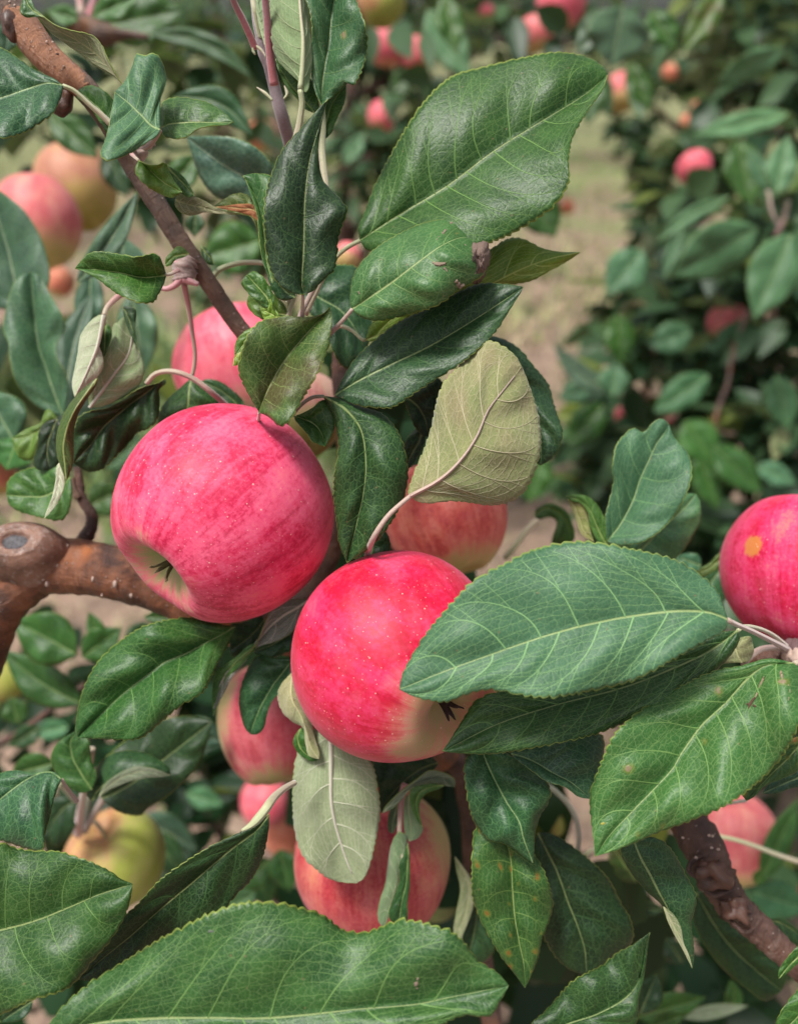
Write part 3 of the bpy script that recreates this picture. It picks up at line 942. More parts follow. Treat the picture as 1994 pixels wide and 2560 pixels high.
# fruiting spur on the slanted branch
sub_tube(b1, 'spur', '3', [(1160, 350), (1130, 400), (1115, 460), (1110, 500)], 32.2, [3.2, 4.3, 4.6, 3.4], stalk_material('spur mauve', (.28, .17, .15), (.22, .12, .11)), knobs=.5, n=20, sides=16)
sub_tube(b1, 'spur', '1', [(860, 960), (830, 920), (870, 880), (930, 850)], 32, [3.0, 3.4, 2.8, 2.0], ST['b'], knobs=.4, n=16)
for i, (pts, r, c) in enumerate((([(1110, 470), (1060, 520), (1010, 540), (962, 530)], 1.2, 'r'), ([(1120, 480), (1170, 500), (1205, 512)], 1.3, 'r'), ([(1100, 420), (1060, 380), (1045, 365)], 1.4, 'r'))):
    sub_tube(b1, 'bud', '3', pts, 32, [r * 1.2, r, r * .7], ST['p'] if c == 'p' else stalk_material('bud rose%d' % i, (.42, .13, .16), (.50, .22, .24)), n=14)
sub_tube(b1, 'twig', '3', [(1290, 470), (1330, 425), (1430, 388), (1520, 378), (1640, 390), (1760, 420)], 33.5, [1.3, 1.1, 1.0, 1.0], ST['g'], n=24)

# branch at lower right
b3 = branch('weathered brown branch descending to the right edge below the large leaf', 'c',
            [(830, 180), (960, 360), (1060, 520), (1135, 640), (1185, 770), (1240, 880), (1310, 980), (1395, 1065), (1480, 1140), (1560, 1220), (1640, 1290), (1720, 1370), (1900, 1500), (2200, 1650)],
            [36, 35, 34, 33.5, 33, 33, 33], [7.2, 7.8, 8.4, 8.4, 7.4, 6.4, 5.7, 5.2, 4.9, 4.9, 4.9], BARK2, n=120, sides=26, knobs=.12)
blob('knot', b3, 1782, 2185, 33.1, 6.6, BARK2, (1.1, .8, .9), .9, 12, 24)
blob('knot', b3, 1838, 2272, 32.9, 5.4, BARK2, (1.1, .9, .9), .9, 14, 24)
ring('bark_ring', b3, 1765, 2168, 33.3, 8.3, .9, BARK2, (.3, .5), .3, 3, (1, .35))
ring('bark_ring', b3, 1792, 2205, 33.2, 7.2, .9, BARK2, (.3, .5), .3, 6, (1, .45))
ring('bark_ring', b3, 1860, 2300, 33.0, 5.8, .8, BARK2, (.4, .6), .3, 7, (1, .5))
for x, y in ((1160, 555), (1175, 630), (1215, 640), (1000, 570), (1180, 560), (1080, 690)):
    q = X('c', [(x, y)])[0]
    blob('lenticel', b3, q[0], q[1], 33.05, .7, ST['b'], (1, .8, .5), .4, x, 8)

# purple shoot at the top, with its leaf stalks
sh = branch('fuzzy purple young shoot with crimson leaf stalks at the top centre', '2',
            [(560, 960), (545, 880), (520, 780), (480, 640), (450, 520), (420, 400), (385, 320), (370, 235), (345, 120), (330, -60)],
            [33, 31.5, 31, 30.5, 30.5], [2.3, 2.5, 2.5, 2.3, 2.2, 1.9, 1.7, 1.4], ST['v'], knobs=.05, sides=14, name='young_shoot')
sub_tube(sh, 'leaf_stalk', '2', [(338, 300), (310, 230), (260, 120), (210, 20), (150, -150)], [30.3, 29.5, 28.5], [1.35, 1.25, 1.1, 1.0], ST['r'])
sub_tube(sh, 'leaf_stalk', '2', [(452, 520), (440, 440), (428, 350), (418, 250), (410, 150), (398, 20), (380, -150)], [30.2, 29.2, 28.2], [1.7, 1.5, 1.3, 1.2], ST['r'])
sub_tube(sh, 'leaf_stalk', '2', [(372, 235), (350, 140), (325, 20), (300, -120)], [30.5, 30, 30], [1.2, 1.0, 1.0], ST['g'])
for pts in ([(335, 330), (320, 300), (345, 285), (385, 320), (400, 350)], [(440, 610), (400, 570), (345, 530)], [(510, 600), (530, 570), (512, 520)]):
    sub_tube(sh, 'stipule', '2', pts, 30.2, [.35, .7, .15], ST['g'], n=12)

# thin blurred twig bottom left
branch('thin dark twig rising from the left edge, out of focus', '5', [(-200, 1760), (0, 1600), (150, 1510), (390, 1330), (520, 1240)], 58, [2.6, 2.3, 2.0, 1.6], BARK2, n=24, name='twig')
# right hand spur
b4 = branch('short dark spur at the right edge below the right apple', '9', [(1950, 1150), (1800, 1090), (1700, 1060), (1640, 1050), (1560, 1065), (1450, 1080), (1350, 1100)], [34, 34, 35], [5.5, 5, 4.6, 3.5, 2.5, 2.2], BARK2, knobs=.3, name='spur_branch')
branch('dark inner branch in the shade behind the two red apples', 'F', [(640, 1290), (670, 1250), (700, 1180), (740, 1050), (735, 900), (725, 790), (730, 700)], [44, 42, 40, 39, 38], [7, 6.5, 6, 5, 4.5, 4, 3], BARK2, knobs=.15)
branch('dark inner branch in the shade below the apples', 'F', [(700, 1290), (850, 1500), (980, 1640), (1010, 1800), (1020, 1990), (1060, 2250)], [44, 44, 43, 42], [7, 6.5, 6, 5.5], BARK2, knobs=.15)

# ================================================================ apples
A_a = apple_material('apple skin pink red streaked', red=(.56, .006, .060), pink=(.72, .085, .18), pale=(.36, .40, .17), pale_at=.78, pale_soft=.28, yellow=(.70, .20, .15), R=.0423)
A_b = apple_material('apple skin deep crimson', red=(.55, .002, .034), pink=(.62, .028, .11), pale=(.44, .35, .17), pale_at=.56, pale_soft=.46, yellow=(.66, .20, .14), yellow_amt=.15, streak=.7, R=.040)
A_c = apple_material('apple skin coral with pale end', red=(.62, .075, .070), pink=(.74, .22, .16), pale=(.52, .47, .18), pale_at=.42, pale_soft=.6, R=.032, yellow=(.70, .40, .18), dots=.8)
A_d = apple_material('apple skin dusky pink', red=(.46, .035, .050), pink=(.54, .13, .11), pale=(.42, .40, .15), blush=(.9, .35, .2, .35, .9), pale_at=.6, R=.036, dots=.55, yellow=(.58, .24, .11), yellow_amt=.6)
A_e = apple_material('apple skin crimson with russet mark', red=(.56, .003, .045), pink=(.64, .04, .14), pale=(.48, .22, .17), pale_at=.82, R=.036, extra=(-.84, -.42, .16), russet=.85)
A_f = apple_material('apple skin yellow green with blush', red=(.42, .19, .08), pink=(.43, .27, .10), pale=(.33, .37, .07), blush=(.85, 0, -.3, -.25, .75), pale_at=.35, R=.032, dots=.25, yellow=(.55, .34, .10), yellow_amt=.7)
A_g = apple_material('apple skin pink fading to yellow', red=(.60, .10, .12), pink=(.64, .22, .19), pale=(.56, .46, .16), pale_at=-.05, pale_soft=.95, R=.038, dots=.3, yellow=(.72, .40, .20))
A_h = apple_material('apple skin bright far pink', red=(.66, .075, .12), pink=(.68, .17, .19), pale=(.66, .36, .16), pale_at=.35, pale_soft=.8, R=.036, dots=.1, yellow=(.80, .34, .17))
A_i = apple_material('apple skin light pink dotted', red=(.70, .065, .12), pink=(.76, .17, .22), pale=(.56, .50, .28), pale_at=.62, R=.030, dots=1.1)
A_j = apple_material('apple skin coral orange far', red=(.62, .16, .09), pink=(.62, .25, .14), pale=(.55, .45, .12), pale_at=.35, R=.036, dots=.1)

apple('large pink-red apple on the left, streaked, its pale calyx hollow at lower left', 560, 1285, 268, 32, (-.57, -.62, .54), A_a, squash=.98, seed=2, calyx=SEPAL, nseg=140, dimple=(.26, .36), lobes=.018, dw=.30)
apple('large crimson apple in the centre partly covered by a broad green leaf', 996, 1643, 262, 31, (.57, -.45, .69), A_b, squash=.96, seed=5, calyx=DARKSEP, nseg=120, dimple=(.26, .30), dw=.27, lobes=.018)
apple('coral apple behind the crimson one, below the pale underside leaf', 1116, 1297, 154, 42, (.25, -.9, .2), A_c, squash=1.0, seed=3, nseg=96)
apple('dusky pink and green apple with a dark rounded leaf hanging over it', 697, 1805, 152, 43, (.1, -.9, .35), apple_material('apple skin dusky rose, green on one side', red=(.50, .060, .085), pink=(.56, .14, .16), pale=(.34, .36, .13), blush=(-1, .25, .2, .30, .7), pale_at=.55, R=.033, dots=.8, yellow=(.5, .28, .12)), squash=1.06, seed=8, nseg=96)
apple('tall dusky pink apple low in the centre behind the narrow folded leaf', 932, 2155, 193, 39, (.05, -.97, -.2), A_d, squash=.97, seed=9, nseg=96, lobes=.02)
apple('crimson apple cut by the right edge with a small orange russet mark', 2020, 1428, 207, 36, (-.12, -.92, .1), A_e, squash=.97, seed=11, nseg=110)
apple('pink apple with pale dots behind the slanted branch above the left apple', 604, 925, 166, 48, (.3, -.9, .2), A_i, squash=.97, seed=12, nseg=80)
apple('pale green and pink apple glimpsed behind the shaded leaves above the cluster', 752, 1035, 112, 41, (.1, -.9, .3), apple_material('apple skin pale blush green', red=(.46, .17, .15), pink=(.48, .30, .22), pale=(.30, .34, .09), pale_at=0.0, R=.024, dots=.5, yellow=(.46, .36, .2)), squash=.95, seed=14, nseg=72)
apple('green-yellow apple with an orange blush at lower left, stem end up', 290, 2150, 122, 52, (.22, -.92, -.35), A_f, squash=.98, seed=15, nseg=80, stem=(-.1, .0, .5), dimple=(.36, .3))
apple('pink and yellow apple by the branch at lower right', 1828, 2095, 108, 62, (.05, -.95, 0), A_g, squash=1.08, seed=16)
apple('blurred pink apple fading to yellow near the left edge', 95, 558, 104, 76, (.1, -.98, 0), A_g, squash=1.12, seed=17)
apple('blurred peach-coloured apple behind the pink one, upper left', 190, 470, 100, 86, (.2, -.95, 0), A_f if False else apple_material('apple skin peach', red=(.42, .17, .11), pink=(.46, .23, .12), pale=(.42, .36, .08), pale_at=-.05, R=.04, dots=.1, yellow=(.55, .32, .12)), squash=1.08, seed=18)
BGA = 'blurred apples in the background'
for i, (x, y, r, d, m, lab) in enumerate((
    (662, 2005, 62, 86, A_h, 'blurred bright pink apple below the dusky pink and green apple'),
    (712, 2075, 60, 91, A_j, 'blurred orange apple beside the white underside leaf'),
    (1968, 2190, 46, 150, A_j, 'blurred orange apple at the lower right edge'),
    (970, 118, 50, 130, A_h, 'blurred pink apple, left one of the pair at top centre'),
    (1038, 135, 38, 140, A_h, 'blurred small pink apple, right one of the pair at top centre'),
    (955, 292, 37, 150, A_h, 'blurred pink apple hanging below the top centre pair'),
    (843, 334, 20, 230, A_h, 'small blurred pink apple left of the large upper leaf'),
    (1338, 85, 48, 125, A_g, 'blurred pink and yellow apple above the large upper leaf'),
    (1402, 5, 62, 110, A_h, 'blurred red apple cut by the top edge'),
    (1552, 232, 46, 130, A_g, 'blurred faded pink apple right of the large upper leaf tip'),
    (1735, 420, 44, 125, A_h, 'blurred pink crescent of an apple among leaves, upper right'),
    (1417, 518, 19, 260, A_j, 'small blurred orange apple under the large upper leaf'),
    (1672, 182, 20, 250, A_j, 'tiny blurred orange apple, upper of three in the right tree'),
    (1750, 265, 22, 240, A_j, 'tiny blurred orange apple, right of three in the right tree'),
    (1716, 305, 19, 250, A_j, 'tiny blurred orange apple, lowest of three in the right tree'),
    (1606, 928, 17, 190, A_h, 'tiny blurred coral apple left in the right-hand tree'),
    (1550, 1036, 18, 180, A_h, 'tiny blurred coral apple just above the upright folded leaf'),
    (1682, 1056, 16, 180, A_h, 'tiny blurred coral apple right above the upright folded leaf'),
    (952, 5, 62, 105, A_f, 'blurred dull green apple cut by the top edge'),
    (0, 1195, 42, 90, A_j, 'blurred orange apple at the left edge'),
    (150, 705, 36, 130, A_j, 'blurred orange apple between the blue-green leaves at left'),
    (1818, 808, 52, 125, A_g, 'blurred yellow-pink apple in the shaded right tree'),
    (655, 340, 40, 150, A_j, 'blurred orange apple behind the purple shoot'),
    (868, 640, 34, 60, A_g, 'sliver of a pink apple right of the dark upright leaf'),
    (1372, 2050, 44, 60, A_f, 'pale green apple half hidden at lower centre right'),
    (8, 1700, 62, 70, A_f, 'pale green blurred apple at the left edge below the thick branch'),
    (1090, 2240, 60, 50, apple_material('apple skin dull green', red=(.16, .20, .06), pink=(.20, .25, .08), pale=(.16, .22, .05), pale_at=0, dots=.2, R=.02, yellow=(.25, .26, .07)), 'dull green apple in the shade beside the tall dusky apple'),
    (1855, 620, 22, 200, A_j, 'tiny blurred orange apple in the right tree at mid height'),
    (1920, 220, 20, 240, A_j, 'tiny blurred orange apple near the upper right edge'),
    (1215, 30, 20, 200, A_h, 'tiny blurred pink apple at the top between dark leaves'),
)):
    apple(lab, x, y, r, d, (.3 * math.sin(i * 2.1), -.95, .3 * math.cos(i * 1.3)), m, squash=1.0 + .08 * math.sin(i * 1.7), seed=20 + i, nseg=36, group=BGA)

# ================================================================ leaves in focus
# --- upper centre
leaf('broad dark-veined leaf, largest of the upper leaves, pointing to the upper right', 'F',
     [(768, 513), (850, 460), (950, 400), (1050, 325), (1150, 262), (1250, 200), (1294, 160)],
     [(765, 485), (775, 460), (800, 395), (850, 300), (900, 222), (960, 165), (1030, 143), (1130, 120), (1190, 112), (1250, 122), (1285, 143)],
     [(780, 530), (820, 545), (880, 542), (960, 530), (1050, 515), (1120, 482), (1185, 435), (1213, 385), (1212, 340), (1220, 295), (1250, 240), (1285, 190)],
     30.5, ([.6, .9, .5, .9, .6], [.6, .3, 0, .1, .5], [.6, -1.2, -1.5, -1.3, .3]), 'g', tint=(.72, .82, .75), arch=.7,
     stalk=[(740, 528), (715, 550), (690, 590), (665, 640), (650, 672)], sk='g', sr=1.15, serr=1.2)
cl_ = leaf('green leaf with a curled tip ending in dead brown tissue', '4',
     [(490, 580), (590, 515), (720, 425), (850, 325), (980, 235), (1080, 200), (1160, 230)],
     [(478, 540), (490, 430), (520, 360), (600, 270), (720, 190), (850, 130), (980, 103), (1080, 110), (1150, 150), (1185, 190)],
     [(520, 610), (600, 640), (720, 625), (850, 590), (950, 555), (1050, 480), (1120, 440), (1180, 400), (1205, 320)],
     28.8, ([0, .2, .5, .9, 3.2], [0, -.5, -1.0, -1.1, 1.0], [0, -.3, -.8, -.7, 1.6]), 'n', tint=(1, 1, 1), arch=.9,
     stalk=[(470, 605), (430, 650), (400, 680), (360, 720)], sk='b', sr=.95)
DT = plain('dead patch mauve brown', (.26, .19, .14), .85, 900, .7)
for pts, r in (([(915, 330), (945, 340), (985, 335)], [.3, .9, .5]), ([(975, 360), (995, 380)], [.5, .2]), ([(1010, 125), (1040, 118), (1075, 120)], [.3, .9, .3]), ([(970, 180), (985, 160)], [.5, .4]),
               ([(935, 215), (950, 195)], [.15, .3]), ([(1040, 430), (1060, 455), (1085, 450)], [.6, 1.2, .5]), ([(520, 485), (530, 500)], [.35, .3]), ([(1085, 235), (1092, 248)], [.4, .3])):
    mark(cl_, '4', pts, r, DT, 'dry_patch')
dp = empty('dead_leaf_tip', P(1195, 640, 28.0), 'shrivelled brown dead tissue at the curled leaf tip', 'dead leaf piece')
rsd = random.Random(5)
V, F = [], []
cc = [(1120, 245), (1160, 238), (1200, 245), (1212, 300), (1200, 360), (1165, 415), (1130, 425), (1110, 350)]
ccn = X('4', cc)
nr = 48
for ri in range(9):
    f = ri / 8
    for j in range(nr):
        q = spline(ccn + [ccn[0]], nr)[j]
        cx, cy = 1198, 650
        w = 1.22 + .25 * mnoise.noise(Vector((j * .55, ri * .4, 0)))
        x = cx + (q[0] - cx) * f * w; y = cy + (q[1] - cy) * f * w
        dd = 28.3 + .8 * f * f - .30 * math.sin(f * 3.14) + .30 * mnoise.noise(Vector((x * .07, y * .025, 3))) + .12 * mnoise.noise(Vector((x * .2, y * .1, 9)))
        V.append(P(x, y, dd))
for ri in range(8):
    for j in range(nr):
        a, b = ri * nr + j, ri * nr + (j + 1) % nr
        F.append((a, b, b + nr, a + nr))
o = mesh_obj('crust', V, F, plain('shrivelled leaf tissue', (.19, .125, .10), .85, 700, .85, .0006), dp)
md = o.modifiers.new('t', 'SOLIDIFY'); md.thickness = .0006
for pts in ([(1150, 262), (1140, 300), (1158, 345), (1150, 385)], [(1185, 290), (1178, 330), (1190, 370)], [(1130, 300), (1128, 350)]):
    tube('crack', '4', pts, 28.05, [.15, .55, .2], DARKSEP, dp, n=10, sides=6, knobs=.4)
leaf('yellow-green leaf pointing right from behind the curled leaf', '4',
     [(560, 745), (700, 690), (900, 580), (1130, 490), (1240, 440), (1400, 362), (1550, 310), (1700, 278)],
     [(600, 650), (750, 560), (950, 450), (1130, 330), (1230, 260), (1320, 207), (1400, 210), (1500, 258), (1600, 278), (1660, 278)],
     [(590, 750), (720, 720), (900, 640), (1100, 470), (1230, 448), (1330, 448), (1440, 428), (1540, 375), (1630, 325)],
     31.2, ([0, -.2, .2, .3], [0, 0, 0, 0], [0, .2, .5, .2]), 'y', tint=(1.35, 1.4, 1.1), arch=.3,
     stalk=[(540, 740), (490, 695), (430, 670), (395, 690), (340, 740)], sk='g', sr=.9)
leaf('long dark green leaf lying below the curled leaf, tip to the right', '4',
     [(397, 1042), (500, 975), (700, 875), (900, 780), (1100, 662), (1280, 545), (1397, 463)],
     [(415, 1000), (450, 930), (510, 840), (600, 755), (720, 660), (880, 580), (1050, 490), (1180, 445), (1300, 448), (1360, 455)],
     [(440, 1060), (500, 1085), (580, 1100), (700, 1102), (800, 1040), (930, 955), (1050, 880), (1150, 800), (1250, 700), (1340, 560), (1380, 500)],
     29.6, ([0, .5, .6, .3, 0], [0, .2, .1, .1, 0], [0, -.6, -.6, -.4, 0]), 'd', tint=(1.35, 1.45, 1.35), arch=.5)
leaf('large olive-beige underside of a leaf with a mauve midrib, right of centre', '4',
     [(800, 1572), (950, 1490), (1060, 1390), (1150, 1260), (1210, 1120), (1285, 1020), (1340, 950), (1388, 885)],
     [(785, 1560), (800, 1500), (830, 1420), (870, 1330), (910, 1210), (935, 1090), (968, 985), (1035, 905), (1115, 825), (1165, 765), (1230, 750), (1310, 790), (1360, 835)],
     [(830, 1600), (900, 1612), (1000, 1600), (1100, 1606), (1220, 1622), (1320, 1606), (1400, 1552), (1460, 1440), (1490, 1300), (1480, 1160), (1450, 1050), (1415, 950)],
     28.9, ([0, .3, .2, .1, 0], [0, -.35, -.4, -.2, .0], [0, .5, .8, .6, .1]), 'g', 'v', under=True, arch=.35, wave=.8,
     stalk=[(740, 1622), (690, 1668), (645, 1725), (600, 1800), (572, 1875), (566, 1930)], sk='b', sd=[28.9, 28.9, 28.9, 28.9, 28.9, 29.0, 30.2, 33.0], sr=1.15, rib=1.0, serr=1.1)
leaf('dark crinkled leaf showing along the right of the beige underside leaf', '4',
     [(1165, 745), (1260, 850), (1370, 1000), (1440, 1150), (1490, 1300), (1490, 1410)],
     [(1220, 725), (1300, 745), (1380, 795), (1450, 880), (1530, 980), (1555, 1070), (1580, 1150), (1605, 1225), (1595, 1300), (1550, 1370)],
     [(1180, 900), (1250, 1100), (1330, 1250), (1400, 1350)],
     32, ([0, .4, .5, -.2, 0], [0, 0, 0, 0, 0], [0, .5, .5, .5, 0]), 'd', tint=(1.5, 1.5, 1.6), arch=.8, wave=1.6, L2=None)
leaf('upright very dark net-veined leaf in front of the purple shoot', '2',
     [(625, 1790), (618, 1700), (630, 1500), (632, 1290), (645, 1120), (668, 960), (705, 830), (745, 700), (776, 604)],
     [(560, 1780), (480, 1730), (430, 1640), (405, 1540), (395, 1430), (388, 1300), (400, 1180), (435, 1060), (490, 930), (550, 850), (650, 740), (730, 650)],
     [(680, 1770), (760, 1690), (812, 1640), (830, 1560), (835, 1470), (858, 1380), (892, 1282), (855, 1215), (790, 1150), (745, 1095), (722, 1000), (715, 900), (728, 800), (750, 680)],
     27.9, ([0, -.4, -.4, 0, 0], [.2, .1, 0, 0, .1], [0, .3, .4, .2, .1]), 'd', tint=(.95, .95, .85), arch=.7, stalk=[(624, 1840), (622, 1890), (618, 1950)], sk='b', sr=.8)
leaf('olive leaf with reddish shading resting above the left apple', '3',
     [(1575, 1290), (1590, 1240), (1640, 1130), (1720, 990), (1830, 850), (1930, 740), (2004, 650)],
     [(1545, 1240), (1500, 1160), (1455, 1060), (1450, 1000), (1470, 920), (1500, 830), (1570, 745), (1640, 722), (1750, 705), (1850, 712), (1940, 735), (1990, 700)][:10] + [(1960, 690)],
     [(1640, 1320), (1700, 1372), (1760, 1340), (1820, 1240), (1880, 1140), (1940, 1030), (1990, 900), (2010, 780), (2015, 700)],
     28.8, ([0, -.5, -.7, -.4, 0], [0, .1, .2, .1, 0], [0, -.7, -.8, -.4, 0]), 'o', arch=.6, stalk=[(1573, 1320), (1570, 1350), (1560, 1380)], sk='b', sd=31, sr=.8)
leaf('small green leaf edge poking out left of the olive leaf', '3', [(1650, 730), (1560, 800), (1480, 880), (1425, 945)],
     [(1600, 745), (1540, 772), (1480, 805), (1435, 860)], [(1640, 800), (1580, 880), (1510, 930), (1460, 950)], 29.6, k='y', tint=(.7, .9, .8), arch=.5)
leaf('yellowish dead-edged scrap below the small green leaf edge', '3', [(1470, 920), (1440, 945), (1422, 975), (1418, 1010)],
     [(1450, 930), (1425, 950)], [(1465, 960), (1450, 995)], 29.4, k='y', tint=(1.4, 1.2, .8), serr=.5)
leaf('small dark green leaf tucked between the left apple and the bent leaf', '4',
     [(180, 1150), (230, 1165), (290, 1195), (330, 1250), (346, 1312)],
     [(235, 1130), (290, 1095), (330, 1062), (360, 1075), (390, 1130), (397, 1195), (380, 1250), (360, 1285)],
     [(190, 1175), (215, 1205), (245, 1240), (280, 1285), (315, 1302)],
     29.6, ([0, -.1, .2, 0], [0, .2, .3, 0], [0, -.3, -.2, 0]), 'g', tint=(.75, .8, .8), arch=.5)
leaf('long bent dark leaf drooping between the two large red apples', 'F',
     [(690, 845), (735, 872), (768, 915), (780, 980), (775, 1050), (760, 1120), (740, 1200)],
     [(700, 868), (716, 905), (722, 955), (713, 1015), (712, 1060), (718, 1110), (724, 1160)],
     [(730, 852), (770, 868), (818, 885), (852, 930), (868, 990), (867, 1035), (850, 1085), (815, 1140), (775, 1178)],
     29.6, ([0, -.2, 0, .3, .5], [-.4, -.3, -.2, .2, .6], [.2, .2, -.1, 0, .5]), 'd', tint=(1.5, 1.6, 1.2), arch=.9,
     stalk=[(665, 848), (640, 865), (622, 885)], sk='d', sr=.9)
leaf('small dark rounded leaf behind the mauve stalk above the crimson apple', '6',
     [(790, 260), (800, 180), (815, 100), (825, 28)], [(705, 245), (705, 180), (730, 100), (770, 45)], [(880, 240), (912, 180), (905, 110), (870, 55)],
     32.2, k='d', tint=(1.6, 1.9, 1.5))
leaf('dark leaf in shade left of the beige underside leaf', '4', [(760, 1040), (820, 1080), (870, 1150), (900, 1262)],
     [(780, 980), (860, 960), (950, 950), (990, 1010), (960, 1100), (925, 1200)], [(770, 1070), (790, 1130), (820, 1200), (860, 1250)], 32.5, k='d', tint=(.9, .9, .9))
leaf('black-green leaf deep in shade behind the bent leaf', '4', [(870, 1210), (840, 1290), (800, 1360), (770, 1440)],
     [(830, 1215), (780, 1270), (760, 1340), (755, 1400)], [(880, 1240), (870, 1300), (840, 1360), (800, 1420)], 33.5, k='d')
leaf('grey-green leaf behind the stalks of the curled leaf', '4',
     [(230, 470), (330, 530), (430, 590), (500, 680), (560, 800)],
     [(270, 420), (330, 360), (420, 345), (510, 355), (530, 420), (560, 560), (600, 680)],
     [(240, 540), (280, 620), (360, 740), (410, 850), (460, 895), (520, 860)],
     33.6, ([0, .5, .5, 0], [0, 0, 0, 0], [0, -.5, -.5, 0]), 'd', tint=(1.8, 2.0, 2.2), arch=.5)
leaf('small bright green leaf left of the dark upright leaf base', '3',
     [(1655, 660), (1620, 590), (1560, 520), (1500, 455)],
     [(1600, 650), (1540, 600), (1490, 545), (1467, 500)], [(1665, 600), (1645, 540), (1600, 470), (1545, 435)], 30, k='g', tint=(1.1, 1.15, .8))
leaf('tiny frilled stipule leaf above the olive leaf', '3', [(1700, 725), (1660, 700), (1620, 680), (1582, 655)],
     [(1670, 735), (1610, 725), (1590, 690)], [(1690, 690), (1665, 655), (1640, 600), (1635, 660)], 29.2, k='y', wave=2, tint=(1.2, 1.3, 1))
leaf('green leaf sliver hanging beside the left edge of the dark upright leaf', '2',
     [(440, 1720), (405, 1600), (390, 1450), (370, 1300), (330, 1180), (262, 1068)],
     [(385, 1600), (360, 1450), (345, 1300), (310, 1190), (285, 1110)],
     [(450, 1600), (430, 1400), (440, 1200), (440, 1080), (340, 1055)], 29.2, ([0, 0, 0, 0], [0, .2, .2, 0], [0, .3, .3, 0]), 'g', tint=(.8, 1, 1.1))
leaf('dull leaf under the green sliver beside the dark upright leaf', '4', [(190, 520), (130, 480), (80, 380), (40, 280), (10, 150)],
     [(110, 530), (60, 470), (25, 330), (5, 200)], [(180, 480), (140, 400), (90, 280), (50, 180)], 30.5, k='d', tint=(1.6, 1.9, 1.8))
leaf('green leaf blade edge left of the shaded upright leaf foot', '4', [(150, 610), (80, 600), (20, 560), (-40, 480)],
     [(100, 640), (30, 640), (-40, 600), (-70, 540)], [(130, 560), (80, 510), (20, 450), (-20, 440)], 31, k='y', tint=(.8, .9, .8))
# extra visible stalks above the olive leaf
e = empty('leaf_stalk', P(760, 740, 30), 'pair of bare pale stalks below the dark upright leaf', 'stalk')
tube('stalk', '4', [(300, 445), (265, 510), (220, 600), (200, 660)], 30.5, 1.0, ST['b'], e, n=12)
tube('stalk', '4', [(190, 490), (175, 540), (150, 615), (140, 660)], 31, .9, ST['g'], e, n=12)
e = empty('leaf_stalk', P(803, 400, 30), 'twin pale stalks rising behind the dark upright leaf', 'stalk')
tube('stalk', '2', [(735, 600), (745, 760), (740, 900), (750, 1020), (765, 1160), (760, 1300)], 30.2, 1.3, ST['g'], e, n=20)
tube('stalk', '2', [(730, 640), (722, 800), (718, 940), (735, 1060), (750, 1160)], 30.6, .8, ST['b'], e, n=20)

# --- top
leaf('pale green underside of a leaf hanging at the top centre', '2',
     [(608, 545), (622, 400), (625, 240), (612, 100), (600, -60), (590, -200)],
     [(600, 500), (540, 440), (470, 360), (440, 260), (430, 120), (425, 0), (440, -120)],
     [(650, 560), (668, 470), (680, 380), (675, 240), (650, 120), (635, 0), (630, -110)],
     29, ([0, .3, .3, 0], [0, -.2, -.2, 0], [0, .4, .3, 0]), 'g', 'u', under=True, tint=(1.15, 1.25, .95), sk='g', rib=1.5,
     stalk=[(620, 620), (612, 700), (595, 800), (580, 860)], sr=1.4)
leaf('narrow pale green leaf flap left of the crimson stalk at the top', '2', [(400, 300), (380, 180), (360, 60), (350, -60)],
     [(370, 200), (340, 60), (330, -30)], [(420, 200), (440, 60), (440, -40)], 30, u='u', under=True, tint=(1.1, 1.3, 1.1), serr=.5)
leaf('dark green folded half under the pale leaf at the top centre', '2', [(700, 690), (640, 620), (560, 530), (500, 440), (458, 355)],
     [(640, 660), (580, 590), (520, 520), (475, 430)], [(740, 640), (700, 540), (640, 440), (520, 360)], 30.2, k='g', tint=(.8, 1, .7))
leaf('broad grey-green leaf at the top centre with small yellow marks', '2',
     [(738, 640), (742, 520), (760, 400), (785, 240), (800, 100), (830, -80), (880, -240)],
     [(700, 560), (680, 470), (672, 340), (680, 200), (670, 80), (645, 0), (650, -100), (740, -200)],
     [(800, 590), (860, 540), (900, 500), (935, 515), (990, 400), (1015, 270), (1000, 140), (950, 10), (940, -100), (910, -200)],
     29.4, ([0, .0, -.3, 0], [.2, .3, .4, 0], [0, -.3, -.5, 0]), 'n', tint=(.65, .72, .95), arch=.6, wave=1.4)
leaf('dark folded lower lobe of the grey-green leaf at the top centre', '2', [(755, 850), (770, 740), (800, 640), (850, 560), (888, 505)],
     [(715, 720), (700, 600), (760, 580), (820, 545)], [(800, 800), (830, 720), (870, 640), (885, 570)], 30.4, k='g', tint=(.75, 1, .7))

